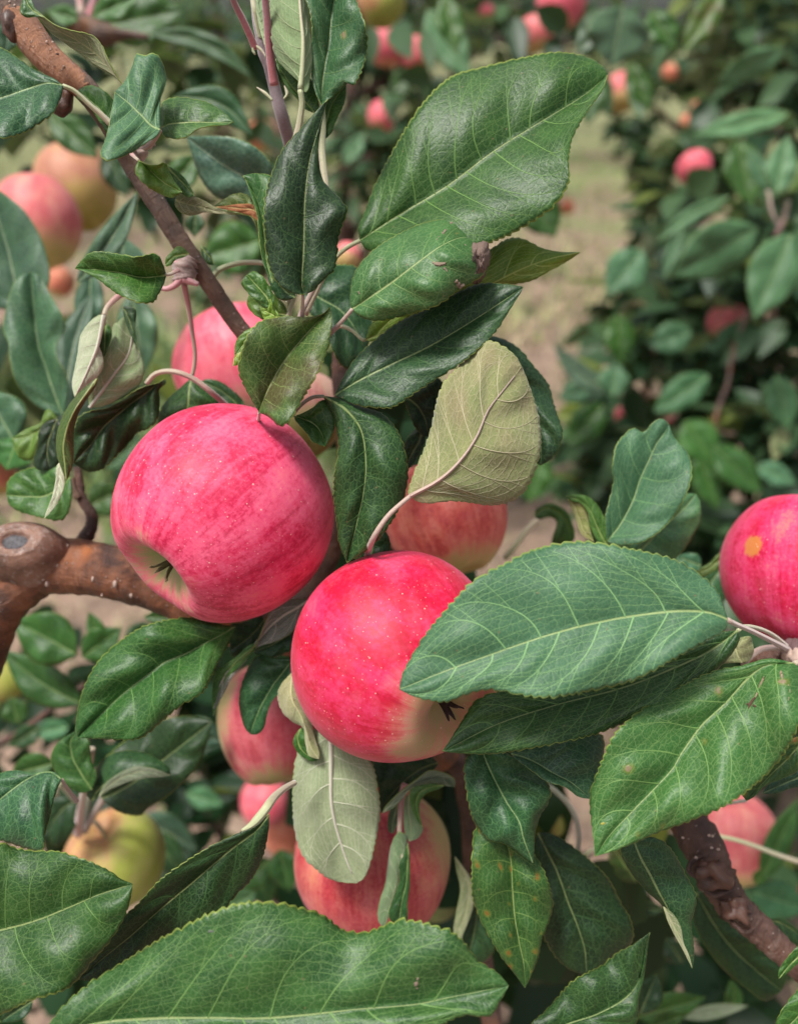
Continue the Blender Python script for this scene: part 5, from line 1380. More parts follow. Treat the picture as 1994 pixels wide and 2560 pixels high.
leaf('long blackish leaf rising diagonally behind the two bottom leaves', 'a',
     [(1635, 425), (1560, 520), (1400, 640), (1180, 830), (1000, 980), (800, 1160), (640, 1290), (480, 1430)],
     [(1560, 480), (1450, 540), (1300, 610), (1180, 680), (1060, 760), (980, 820), (900, 900), (830, 980), (760, 1040), (650, 1200), (560, 1310)],
     [(1635, 480), (1622, 580), (1590, 700), (1520, 830), (1420, 930), (1370, 1000), (1200, 1120), (1000, 1260), (760, 1380), (600, 1440)],
     29.2, ([0, -.2, 0, 0], [0, .3, .3, 0], [0, .6, .6, 0]), 'd', tint=(.85, .95, .7), arch=.4, wave=1.3)
e = empty('leaf_stalk', P(660, 2040, 28.5), 'whitish twisted stalk above the long blackish leaf', 'stalk')
tube('stalk', 'a', [(1470, 525), (1530, 490), (1600, 415), (1660, 330), (1720, 275), (1790, 235)], [28.3, 28.5, 31], [.5, 1.6, 1.7, 1.3, 1.1], ST['g'], e, n=24)
leaf('slate leaf at the left edge above the serrated one', 'a',
     [(375, 215), (300, 170), (200, 195), (60, 290), (-60, 390), (-140, 470)],
     [(330, 175), (200, 178), (100, 160), (0, 180), (-100, 240)],
     [(340, 290), (300, 450), (270, 560), (262, 645), (180, 640), (60, 600), (-60, 560)],
     31, ([0, .4, .2, 0], [0, .2, 0, 0], [0, -.6, -.4, 0]), 'd', tint=(2.2, 2.6, 2.8), arch=.6, stalk=[(410, 270), (470, 350)], sk='b')
leaf('soft-focus green leaf standing behind the pink stalk at lower left', '5',
     [(560, 1880), (500, 1790), (450, 1700), (430, 1600), (470, 1520)],
     [(500, 1900), (400, 1850), (330, 1760), (310, 1690), (350, 1600)], [(590, 1800), (560, 1720), (550, 1640), (540, 1580)], 36, k='g', tint=(.6, .85, .85), serr=.4)
leaf('curled leaf with a grey rolled edge above the green-yellow apple', 'a',
     [(560, 350), (600, 280), (700, 205), (830, 160), (950, 165), (1038, 188)],
     [(520, 290), (560, 200), (640, 80), (760, 40), (900, 60), (1000, 120), (1040, 160)],
     [(600, 320), (660, 265), (760, 225), (880, 200), (960, 195)], 36.5, ([0, .5, .5, 0], [0, -.4, -.3, 0], [0, 0, 0, 0]), 'd', 'u', tint=(1.4, 1.7, 1.4), arch=.7, serr=0)
leaf('grey rolled underside edge of the curled leaf above the green-yellow apple', 'a', [(600, 320), (680, 240), (780, 185), (880, 165), (1038, 190)], [(640, 240), (720, 180), (830, 135), (940, 150)], [(680, 275), (780, 230), (900, 205), (980, 200)], 36, u='u', under=True, tint=(.8, .78, .85), serr=0)
leaf('big dark leaf right of the curled one at lower left', 'a',
     [(620, 330), (720, 290), (860, 200), (1000, 90), (1130, -10), (1290, -140)],
     [(600, 150), (700, 30), (850, -80), (1000, -150), (1150, -170)],
     [(660, 370), (720, 410), (800, 432), (860, 430), (900, 392), (1000, 330), (1080, 262), (1190, 150), (1250, 20)],
     39, ([0, .4, .4, 0], [0, 0, 0, 0], [0, -.3, -.3, 0]), 'd', tint=(.9, 1.0, .8), arch=.5, serr=.5)
leaf('dark green leaf hanging left of the stems of the green-yellow apple', 'a', [(460, 350), (400, 380), (340, 450), (290, 540)], [(430, 310), (340, 320), (290, 400), (270, 480)], [(490, 420), (460, 500), (400, 590), (330, 620)], 47, k='d', tint=(.7, .9, .8), serr=0)
e = empty('apple_stalk', P(200, 2085, 50), 'bunch of pink and olive stalks above the green-yellow apple', 'stalk')
tube('stalk', 'a', [(560, 30), (545, 120), (520, 250), (490, 400), (475, 545)], [37, 40, 50], [1.6, 1.8, 2.6], ST['p'], e, n=20)
tube('stalk', 'a', [(540, 320), (530, 420), (512, 540)], 50, 2.0, ST['d'], e, n=12)
tube('stalk', 'a', [(660, 280), (600, 380), (520, 530)], [46, 50], 1.8, ST['b'], e, n=12)
tube('stalk', 'a', [(360, 240), (410, 290), (480, 370)], [44, 48], 1.4, ST['g'], e, n=12)
tube('stalk', 'a', [(690, 270), (620, 360), (540, 480)], [46, 50], 1.4, ST['b'], e, n=12)

# --- right middle
leaf('upright folded leaf with a pale midrib above the broad green leaf', '9',
     [(540, 372), (600, 300), (650, 220), (700, 120), (740, 0), (790, -110), (840, -220), (900, -300), (912, -345)],
     [(535, 300), (530, 220), (552, 130), (580, 0), (570, -60), (580, -140), (595, -210), (640, -270), (700, -315), (760, -290), (820, -350), (870, -372)],
     [(590, 388), (660, 392), (750, 378), (850, 320), (930, 240), (1000, 130), (1040, 40), (1055, -70), (1030, -160), (980, -220), (940, -270)],
     33.8, ([0, -.2, -.3, 0, 0], [0, .3, .3, .1, 0], [0, -.8, -.9, -.4, 0]), 'l', tint=(.80, .86, .95), arch=.3, wave=.8, serr=.6)
leaf('smooth leaf behind and right of the upright folded leaf', '9',
     [(720, 455), (800, 370), (900, 270), (1000, 180), (1080, 85)],
     [(680, 400), (740, 340), (850, 250), (950, 150), (1030, 85)], [(820, 490), (920, 500), (1000, 430), (1060, 340), (1105, 250), (1105, 140)], 37, k='l', tint=(.9, 1, .9), serr=.4)
leaf('twisted green leaf with a yellow rolled edge left of the upright leaf', '9',
     [(540, 400), (500, 330), (460, 240), (420, 160), (350, 115), (288, 97)],
     [(490, 380), (440, 290), (425, 200), (380, 140), (330, 130)], [(560, 300), (520, 220), (480, 150), (420, 100), (350, 88)], 34.2, k='g', tint=(1, 1.15, .9), serr=.7)
leaf('yellow-brown rolled edge strip beside the twisted leaf', '9', [(300, 105), (340, 160), (370, 230), (400, 310), (460, 375)], [(310, 135), (350, 230), (385, 330)], [(350, 115), (410, 150), (425, 230), (440, 310)], 34.4, k='y', u='v', under=True, tint=(.9, 1.0, .5), serr=0)
leaf('arched dark leaf behind the broad green leaf, out of focus', '9', [(100, 210), (180, 170), (260, 210), (310, 290), (330, 380)], [(110, 180), (190, 140), (290, 185), (335, 280), (345, 350)], [(120, 240), (200, 225), (240, 260), (215, 330), (205, 390)], 42, k='g', tint=(.6, .8, .4), serr=0)
e = empty('leaf_stalk', P(1300, 1370, 45), 'pale blurred stem beside the arched leaf', 'stalk')
tube('stalk', '9', [(-80, 480), (0, 380), (60, 300), (140, 225)], 46, 1.8, ST['g'], e, n=12)
leaf('olive leaf peeping from behind the right apple', '9', [(1290, 470), (1220, 490), (1150, 540), (1040, 580)], [(1280, 440), (1220, 445), (1170, 500), (1100, 540)], [(1300, 500), (1250, 525), (1180, 560), (1100, 600)], 38, k='o', tint=(1, 1.1, .9), serr=0)
leaf('grey-green leaf behind the tip of the olive one at right', '9', [(1110, 520), (1050, 500), (1000, 480), (930, 520)], [(1100, 460), (1050, 445), (980, 460)], [(1090, 580), (1030, 590), (960, 560)], 42, k='l', tint=(.8, .95, 1.1), serr=0)
leaf('grey leaf behind the broad leaf next to the right apple', '9', [(1260, 520), (1200, 580), (1160, 640), (1100, 720)], [(1180, 530), (1110, 600), (1060, 680)], [(1280, 600), (1270, 700), (1220, 760)], 42, k='d', tint=(2.2, 2.8, 3), serr=0)
leaf('small beige leaf underside between the stalks at the right spur', '9', [(1360, 1110), (1330, 1060), (1320, 1000), (1380, 950)], [(1290, 1110), (1210, 1110), (1250, 1060), (1300, 980)], [(1400, 1100), (1430, 1040), (1420, 980), (1410, 950)], 30.2, u='v', under=True, tint=(.95, 1.1, 1), serr=0)
e = empty('leaf_stalk', P(1880, 1640, 31), 'pinkish stalk curving into the right spur', 'stalk')
tube('stalk', '9', [(1370, 1120), (1410, 1070), (1470, 1030), (1550, 1018), (1640, 1030)], [30.5, 32, 34], 1.2, ST['b'], e, n=14)
e = empty('bud', P(1990, 1620, 33), 'hairy dark bud where the stalks meet at the right edge', 'bud')
blob('bud_scale', e, 1985, 1618, 33.2, 3.6, DRY, (1, 1, 1), .6, 21)
blob('bud_scale', e, 1992, 1640, 33.0, 4.2, ST['b'], (1.2, .9, 1), .5, 22)
leaf('serrated dark leaf behind the glossy leaf at the right edge', 'c', [(1760, -60), (1660, 60), (1570, 150), (1480, 240), (1385, 345)], [(1640, -20), (1560, 80), (1480, 160), (1400, 220), (1350, 280)], [(1760, 60), (1700, 160), (1600, 210), (1500, 250), (1430, 320)], 29.8, k='s', tint=(.8, .95, .8))
leaf('blue-black leaf under the serrated one at the right edge', 'c', [(1760, 180), (1660, 220), (1570, 260), (1480, 300)], [(1700, 160), (1600, 195), (1530, 240)], [(1760, 240), (1650, 270), (1560, 300)], 31.5, k='d', tint=(1.2, 1.6, 2.2), serr=.4)
e = empty('leaf_stalk', P(1880, 2120, 40), 'pale stalk crossing in front of the pink and yellow apple', 'stalk')
tube('stalk', 'c', [(1215, 560), (1330, 585), (1450, 625), (1580, 675), (1720, 720)], 45, [1.1, 1.2, 1.4], ST['g'], e, n=20)
tube('stalk', 'c', [(1190, 370), (1280, 360), (1350, 348), (1385, 345)], 36, [.7, .7, .8], ST['d'], e, n=12)
e = empty('leaf_stalk', P(1400, 2000, 38), 'thin curved olive stalks in the gap at lower centre right', 'stalk')
tube('stalk', 'c', [(160, 240), (230, 290), (300, 360), (350, 450), (370, 560), (365, 650)], 39, 1.2, ST['d'], e, n=20)
tube('stalk', 'c', [(400, 680), (440, 650), (500, 630)], 40, 1.0, ST['g'], e, n=10)
leaf('large near-black leaf in shadow below the right branch', 'c', [(1080, 900), (1180, 1080), (1300, 1240), (1450, 1380), (1600, 1500)], [(1060, 1050), (1120, 1200), (1240, 1360), (1380, 1480), (1500, 1560)], [(1180, 900), (1300, 1020), (1450, 1130), (1600, 1260), (1640, 1400)], 39, k='d', tint=(.8, 1.0, .6), serr=0)
leaf('dark leaf edge right of the lower right branch', 'c', [(1480, 1080), (1560, 1075), (1640, 1110), (1760, 1200)], [(1520, 1065), (1600, 1060), (1700, 1130)], [(1520, 1130), (1600, 1200), (1700, 1280)], 37, k='d', tint=(.9, 1, .8), serr=.6)
leaf('green leaf tip lying on the branch at the lower right edge', 'c', [(1790, 1200), (1700, 1290), (1640, 1350), (1580, 1425)], [(1720, 1210), (1640, 1290), (1585, 1370)], [(1780, 1290), (1700, 1330), (1640, 1385)], 30.5, k='g', tint=(.9, 1.1, .8), serr=.8)
leaf('dark serrated leaf cut by the bottom right corner', 'c', [(1850, 1480), (1750, 1600), (1650, 1700), (1560, 1790)], [(1740, 1470), (1640, 1560), (1570, 1680)], [(1850, 1650), (1760, 1760)], 29.5, k='g', tint=(.6, .85, .6))

# ================================================================ softly blurred leaves of the same tree
G2 = 'softly blurred leaves around the cluster'
leaf('large slate-grey blurred leaf at the left edge in front of the pink apple', '1',
     [(120, 1900), (100, 1750), (60, 1550), (0, 1350), (-60, 1180), (-160, 1060)],
     [(-40, 1850), (-140, 1650), (-200, 1400), (-220, 1200)], [(240, 1850), (305, 1700), (290, 1560), (240, 1420), (150, 1280), (60, 1200), (-40, 1130)],
     46, ([0, 0, 0], [0, .3, 0], [0, -.8, 0]), 'd', tint=(3.2, 2.7, 4.2), serr=0, group=G2)  # tint carries the grey of sky sheen, not leaf pigment
leaf('tall blue-green blurred leaf with a clear pale midrib at the left', '3',
     [(385, 1312), (330, 1170), (285, 1030), (240, 900), (218, 760), (205, 620), (190, 440)],
     [(300, 1290), (200, 1230), (100, 1110), (60, 960), (55, 880), (22, 780), (50, 620), (80, 520), (130, 460)],
     [(400, 1280), (420, 1150), (400, 1050), (350, 960), (345, 880), (400, 780), (370, 680), (310, 580), (270, 500), (230, 450)],
     42, ([0, -.6, -.6, 0], [0, .3, .2, 0], [0, -.5, -.5, 0]), 'd', tint=(3.6, 3.2, 4.4), serr=.2, group=G2)  # greyish sky sheen painted into this tint
for a in (
  ('dark blue leaf behind the tall blue-green one at left', '3', (400, 1290), (560, 560), 250, 45, dict(k='d', tint=(1.9, 2.5, 2.7), bend=-.05, dz=2)),
  ('blurred blue-green leaf pointing up right beside the peach apple', '1', (470, 1720), (835, 1165), 170, 41, dict(k='d', tint=(2.4, 3.0, 3.0), bend=.04)),
  ('blurred grey leaf above the square-cut leaf', '1', (760, 1720), (750, 1440), 280, 44, dict(k='d', tint=(2.5, 3.2, 3.2), tiltz=-1)),
  ('blurred grey-green leaf hanging left of the dotted pink apple', '3', (800, 560), (880, 1060), 250, 50, dict(k='d', tint=(2.6, 3.4, 3.2))),
  ('blurred blue leaf between the grey leaf and the white twisted one', '3', (560, 430), (520, 850), 180, 47, dict(k='d', tint=(2.0, 2.9, 3.0))),
  ('blurred dark leaf behind the small pointed leaf at upper left', '1', (1050, 590), (1540, 830), 200, 46, dict(k='d', tint=(1.3, 1.8, 1.8), bend=-.16)),
  ('pale blue-grey leaf behind the small pointed leaf', '1', (1690, 1160), (1135, 830), 380, 38, dict(k='d', tint=(3.0, 3.8, 4.6), tiltz=-1.2, bend=-.05, serr=.4)),
  ('dark arching blurred leaf at the top left centre', '1', (900, 200), (1540, 480), 130, 60, dict(k='d', tint=(1.4, 1.7, 1.5), bend=-.12)),
  ('blurred mid-green leaf at the top left with faint midrib', '1', (600, 160), (1130, 60), 330, 62, dict(k='g', tint=(.55, .75, .5))),
  ('blurred leaf hanging behind the twisted olive leaf', '1', (560, 100), (850, -30), 170, 56, dict(k='g', tint=(.8, 1.1, .9))),
  ('blurred grey leaf left of the twisted olive leaf at top', '1', (480, 120), (290, 60), 130, 58, dict(k='g', tint=(1.0, 1.2, 1.3))),
  ('dark blurred leaf at the left edge above the blue-green one', '1', (120, 20), (20, 330), 200, 44, dict(k='d', tint=(1.0, 1.3, 1.6))),
  ('dark green blurred leaf above the peach apple', '1', (300, 690), (600, 960), 200, 66, dict(k='g', tint=(.45, .7, .4))),
  ('dark blurred leaf below the slanted branch middle', '1', (640, 900), (780, 1200), 180, 70, dict(k='d', tint=(.9, 1.2, .9))),
  ('dim green blurred leaf right of the slanted branch', '1', (1190, 950), (1010, 1180), 190, 52, dict(k='g', tint=(.5, .75, .45))),
  ('broad blurred green leaf under the scorched leaf', '1', (1590, 1460), (1230, 1560), 330, 60, dict(k='g', tint=(.75, 1.0, .7))),
  ('small dark blurred leaf below the scorched leaf', '1', (1190, 1290), (1180, 1440), 110, 45, dict(k='d', tint=(1.2, 1.4, 1))),
  ('blurred teal leaf at the left edge, lower tip toward the yellow fold', '3', (90, 1470), (-90, 1150), 330, 44, dict(k='d', tint=(2.2, 3.3, 2.8))),
  ('bright green blurred leaf under the teal one at the left edge', '3', (110, 1450), (40, 1640), 260, 42, dict(k='g', tint=(.8, 1.2, 1.1), tiltz=.8)),
  ('blurred green leaf below the thick branch at far left', '5', (470, 1060), (80, 850), 330, 48, dict(k='g', tint=(.65, .95, .8))),
  ('second blurred leaf below the thick branch, overlapping the first', '5', (500, 1360), (20, 1030), 250, 50, dict(k='g', tint=(.5, .75, .75), bend=-.06)),
  ('blurred leaf with an upright point below the thick branch', '5', (500, 1080), (740, 900), 210, 52, dict(k='g', tint=(.55, .85, .7))),
  ('narrow blurred leaf point left of the glossy leaf', '5', (620, 1000), (540, 800), 110, 52, dict(k='g', tint=(.5, .8, .65))),
  ('blurred green leaf top edge under the left apple', '5', (1180, 850), (870, 830), 150, 44, dict(k='g', tint=(.6, .85, .8))),
  ('dark blurred leaf below the glossy leaf at lower left', '5', (870, 1560), (1300, 1560), 230, 48, dict(k='d', tint=(1.0, 1.4, 1.5))),
  ('blue-grey blurred leaf left of the dusky apple', '5', (1100, 1480), (1360, 1600), 190, 52, dict(k='d', tint=(1.7, 2.3, 2.7))),
  ('dark green blurred leaf at far lower left', '5', (330, 1720), (60, 1790), 190, 46, dict(k='g', tint=(.45, .7, .5))),
  ('blurred dark leaf near the thin twig', '5', (120, 1480), (60, 1320), 170, 60, dict(k='g', tint=(.45, .65, .5))),
  ('light teal blurred leaf below the thin twig', '5', (420, 1500), (190, 1540), 130, 72, dict(k='l', tint=(.9, 1.15, 1.2))),
  ('blurred blue-grey leaf right of the green-yellow apple', 'a', (850, 440), (1200, 640), 220, 62, dict(k='d', tint=(2.2, 2.8, 3.0))),
  ('light blurred leaf above the blackish diagonal leaf', 'a', (1130, 300), (1360, 370), 140, 75, dict(k='l', tint=(.8, 1.0, 1.0))),
  ('blurred teal leaf left of the tall dusky apple', 'a', (1540, 760), (1640, 980), 200, 58, dict(k='g', tint=(.7, 1.1, 1.0))),
  ('second blurred teal leaf left of the tall dusky apple', 'b', (120, 640), (180, 900), 190, 56, dict(k='g', tint=(.6, .95, .9))),
  ('pale grey blurred leaf glimpsed above the bottom leaf', 'a', (1380, 1000), (1560, 900), 150, 50, dict(k='l', tint=(1.1, 1.1, 1.0))),
  ('green blurred leaf right of the pink and yellow apple', 'c', (1480, 830), (1701, 330), 170, 58, dict(k='g', tint=(.7, 1.05, .9))),
  ('blurred pale leaf at right under the orange apple', 'c', (1420, 900), (1760, 1010), 260, 60, dict(k='l', tint=(.7, .95, .9))),
  ('olive blurred leaf stem side right of the pink and yellow apple', 'c', (1440, 850), (1500, 760), 90, 56, dict(k='g', tint=(.8, 1, .5))),
  ('green blurred leaf at the bottom right of centre', 'c', (720, 1660), (1140, 1540), 190, 48, dict(k='g', tint=(.75, 1.05, .7))),
  ('whitish blurred leaf reverse at the bottom right', 'c', (980, 1660), (1400, 1590), 90, 50, dict(u='w', under=True, tint=(.8, .95, .85))),
  ('small dark hooked blurred leaf at the bottom right', 'c', (1270, 1640), (1290, 1430), 110, 52, dict(k='g', tint=(.4, .7, .45), bend=.15)),
  ('dark green blurred leaf at the very bottom right', 'c', (800, 1720), (1020, 1640), 120, 44, dict(k='g', tint=(.35, .6, .3))),
  ('blurred leaf behind the curly arch right of the coral apple', '9', (1100, 560), (930, 500), 120, 60, dict(k='l', tint=(.7, .9, .8))),
  ('dim olive leaf in the gap at lower centre right', 'c', (660, 760), (560, 600), 130, 44, dict(k='o', tint=(.7, .9, .7))),
  ('dull olive leaf behind the folded hanging leaf', 'c', (720, 840), (600, 640), 160, 46, dict(k='o', tint=(.6, .7, .5))),
  ('dark leaf in the lower gap beside the folded hanging leaf', 'c', (880, 1010), (660, 990), 90, 48, dict(k='d')),
  ('dark leaf lower in the gap beside the folded hanging leaf', 'c', (1000, 1330), (900, 1180), 150, 52, dict(k='d')),
  ('dark rounded leaf at bottom right of the pointed leaf', 'c', (740, 1640), (840, 1400), 190, 40, dict(k='d', tint=(.8, 1, 1))),
  ('dim olive leaf behind the dark twig left of the left apple', '5', (540, 160), (740, 60), 230, 55, dict(k='g', tint=(.55, .6, .5))),
  ('blurred grey-green leaf just left of the left apple', '3', (860, 1440), (640, 1640), 170, 60, dict(k='l', tint=(.5, .55, .5))),
  ('dark leaf in the gap between the thick branch and the glossy leaf', '5', (900, 860), (760, 1060), 150, 62, dict(k='d', tint=(1.2, 1.4, 1.1))),
  ('dark leaf low at the left edge below the thin twig', '5', (250, 1500), (60, 1620), 130, 58, dict(k='d', tint=(1.1, 1.3, 1.1))),
  ('dark leaf behind the stems of the green-yellow apple, right side', 'a', (900, 520), (1130, 820), 200, 60, dict(k='d', tint=(1.3, 1.5, 1.2))),
  ('green leaf between the diagonal leaf and the pale underside leaf', 'a', (1640, 700), (1420, 900), 190, 56, dict(k='g', tint=(.5, .75, .6))),
  ('blurred leaf at bottom far left corner', 'a', (200, 1560), (0, 1690), 120, 34, dict(k='d', tint=(1, 1.3, 1.3))),
):
    lab, T, p0, p1, w, d, kw = a
    sleaf(lab, T, p0, p1, w, d, group=G2, **kw)

# leaves deep in the cluster, coloured dark for the shade between the apples
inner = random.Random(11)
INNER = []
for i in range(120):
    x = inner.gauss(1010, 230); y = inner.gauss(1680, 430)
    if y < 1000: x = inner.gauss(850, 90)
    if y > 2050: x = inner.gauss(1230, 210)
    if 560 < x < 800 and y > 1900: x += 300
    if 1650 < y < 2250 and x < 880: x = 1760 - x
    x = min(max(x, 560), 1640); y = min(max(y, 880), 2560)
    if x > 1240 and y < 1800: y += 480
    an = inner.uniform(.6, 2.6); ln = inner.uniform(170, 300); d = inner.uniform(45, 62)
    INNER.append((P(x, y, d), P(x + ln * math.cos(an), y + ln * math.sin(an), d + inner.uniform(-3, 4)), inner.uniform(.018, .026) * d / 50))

# ================================================================ ground
def ground_material():
    m = NT('orchard ground')
    p = m.coord('Object')
    n1, _ = m.noise(p, 1.1, 5, .6, .4); n2, _ = m.noise(p, 9, 6, .7); n3, _ = m.noise(p, 55, 4, .7); n4, _ = m.noise(p, .35, 2)
    soil = m.mix(m.ss(n2, .35, .65), (.33, .225, .165), (.15, .10, .075))
    soil = m.mix(m.math('MULTIPLY', m.ss(n3, .5, .7), .6), soil, (.44, .35, .25))
    grass = m.mix(m.ss(n3, .4, .6), (.22, .225, .10), (.13, .14, .065))
    grass = m.mix(m.math('MULTIPLY', m.ss(n2, .5, .7), .5), grass, (.50, .44, .24))
    s = m.sep(p)
    g = m.ss(m.math('ADD', n1, m.math('MULTIPLY_ADD', s[1], .026, -.21)), .46, .60)
    m.put(m.b.inputs['Base Color'], m.mix(g, soil, grass))
    m.b.inputs['Roughness'].default_value = .95
    h = m.math('ADD', n2, m.math('MULTIPLY', n3, .4))
    m.l.new(m.bump(h, .03), m.b.inputs['Normal'])
    return m.m
n = 90
gx = np.concatenate([-np.geomspace(150, 6, 20), np.linspace(-5.5, 5.5, 60), np.geomspace(6, 150, 20)])
gy = np.concatenate([-np.geomspace(60, 3, 10), np.linspace(-2.5, 12, 80), np.geomspace(13, 300, 18)])
V = [(x, y, .03 * mnoise.noise(Vector((x * 1.3, y * 1.3, 0))) + .012 * mnoise.noise(Vector((x * 6, y * 6, 2))) if abs(x) < 30 and abs(y) < 40 else 0) for y in gy for x in gx]
w = len(gx)
F = [(j * w + i, j * w + i + 1, (j + 1) * w + i + 1, (j + 1) * w + i) for j in range(len(gy) - 1) for i in range(w - 1)]
o = mesh_obj('ground', V, F, ground_material(), origin=(0, 0, 0)); tag(o, kind='structure')

rg = np.random.default_rng(3)
def scatter_blades(name, n, cx, cy, rx, ry, h, wd, mats, clump=.25):
    V, F, MI = [], [], []
    cl = rg.normal(0, 1, (max(8, n // 60), 2)) * .5
    for i in range(n):
        c = cl[rg.integers(len(cl))]
        x = cx + (c[0] + rg.normal(0, clump)) * rx; y = cy + (c[1] + rg.normal(0, clump)) * ry
        a = rg.uniform(0, 6.28); hh = h * rg.uniform(.4, 1.2); ln = rg.uniform(.2, 1.1) * hh
        dx, dy = math.cos(a), math.sin(a); b = len(V)
        for k, (q, ww) in enumerate(((0, 1), (.5, .8), (1, .1))):
            zz = hh * q * (1.1 - .35 * q)
            ox, oy = dx * ln * q * q, dy * ln * q * q
            V.append((x + ox - dy * wd * ww, y + oy + dx * wd * ww, zz)); V.append((x + ox + dy * wd * ww, y + oy - dx * wd * ww, zz))
        F += [(b, b + 1, b + 3, b + 2), (b + 2, b + 3, b + 5, b + 4)]
        k = rg.integers(len(mats)); MI += [k, k]
    o = mesh_obj(name, V, F, mats, matidx=MI, origin=(0, 0, 0)); tag(o, kind='stuff')
gr1 = plain('grass blade green', (.17, .27, .06), .6, 60, .5); gr2 = plain('grass blade straw', (.52, .44, .24), .7, 60, .4); gr3 = plain('grass blade yellow green', (.30, .36, .12), .6, 60, .4)
scatter_blades('grass', 9000, .3, 4.5, 4.5, 4.0, .075, .0030, [gr1, gr3, gr2, gr2])
scatter_blades('grass', 16000, .5, 10, 9.0, 5.0, .10, .006, [gr1, gr3, gr3])
scatter_blades('weeds', 2200, 1.0, 5.2, 1.5, 1.6, .12, .007, [gr2, gr3, plain('weed blade dark', (.06, .12, .03), .6, 60)], .12)
scatter_blades('weeds', 5000, -1.2, 3.6, 1.3, 1.2, .20, .008, [gr1, gr3, plain('weed blade mid', (.09, .16, .05), .6, 60)], .12)
scatter_blades('dry_straw', 9000, .2, 2.6, 2.4, 2.0, .03, .0025, [gr2, gr2, plain('dead leaf brown', (.34, .19, .11), .8, 60, .5)])

# ================================================================ trees of the orchard
def crown_mesh(clumps, n, size, rs, droop=.5):
    """clumps: (x,y,z,rx,ry,rz,weight). Many separate bent leaves"""
    V, F, UV = [], [], []
    wts = np.array([c[6] for c in clumps], float); wts /= wts.sum()
    pick = rs.choice(len(clumps), n, p=wts)
    # leaves sit in rosettes
    prof_ = [(0, .02), (.2, .78), (.45, 1.0), (.78, .52), (1, .02)]
    i = 0
    while i < n:
        c = clumps[pick[i]]
        v = rs.normal(0, 1, 3); v /= np.linalg.norm(v); rr = rs.uniform(.25, 1) ** .5
        base = np.array(c[:3]) + v * rr * np.array(c[3:6])
        k = rs.integers(3, 7)
        for q in range(k):
            i += 1
            if i > n: break
            az = rs.uniform(0, 6.283); el = rs.uniform(-.9, .7) - droop * .4
            dr = np.array([math.cos(az) * math.cos(el), math.sin(az) * math.cos(el), math.sin(el)])
            dr = dr + v * .5; dr /= np.linalg.norm(dr)
            sd_ = np.cross(dr, [0, 0, 1.0]) + rs.normal(0, .35, 3); sd_ -= dr * (sd_ @ dr); sd_ /= np.linalg.norm(sd_)
            up = np.cross(sd_, dr)
            L = size * rs.uniform(.65, 1.15); W = L * rs.uniform(.24, .31)
            p0 = base + dr * .02
            b = len(V); cv = rs.uniform(-.05, .25)
            for (t, ww) in prof_:
                ce = p0 + dr * L * t - up * L * cv * t * t
                V.append(ce - sd_ * W * ww + up * W * ww * .3); V.append(ce); V.append(ce + sd_ * W * ww + up * W * ww * .3)
            for s in range(4):
                F.append((b + s * 3, b + s * 3 + 1, b + s * 3 + 4, b + s * 3 + 3)); F.append((b + s * 3 + 1, b + s * 3 + 2, b + s * 3 + 5, b + s * 3 + 4))
    return V, F

def crown_material(name, base, dark, back):
    m = NT(name)
    gi = m.n.new('ShaderNodeNewGeometry')
    r = gi.outputs['Random Per Island']
    n, _ = m.noise(m.coord(), 30, 3)
    col = m.mix(m.ss(r, 0, 1), dark, base)
    col = m.mix(m.math('MULTIPLY', m.math('GREATER_THAN', r, .93), .6), col, (.20, .22, .03))
    col = m.mix(m.math('MULTIPLY', n, .4), col, tuple(c * .5 for c in dark))
    col = m.mix(gi.outputs['Backfacing'], col, back)
    m.put(m.b.inputs['Base Color'], col)
    m.b.inputs['Roughness'].default_value = .42
    m.b.inputs['Specular IOR Level'].default_value = .25
    tr = m.n.new('ShaderNodeBsdfTranslucent'); m.put(tr.inputs[0], m.mix(.5, col, (.14, .26, .02)))
    mx = m.n.new('ShaderNodeMixShader'); mx.inputs[0].default_value = .22
    m.l.new(m.b.outputs[0], mx.inputs[1]); m.l.new(tr.outputs[0], mx.inputs[2]); m.l.new(mx.outputs[0], m.out.inputs[0])
    return m.m
CM1 = crown_material('crown leaves', (.080, .150, .065), (.018, .046, .022), (.17, .20, .12))
CM2 = crown_material('crown leaves far', (.085, .170, .070), (.035, .080, .035), (.18, .23, .14))

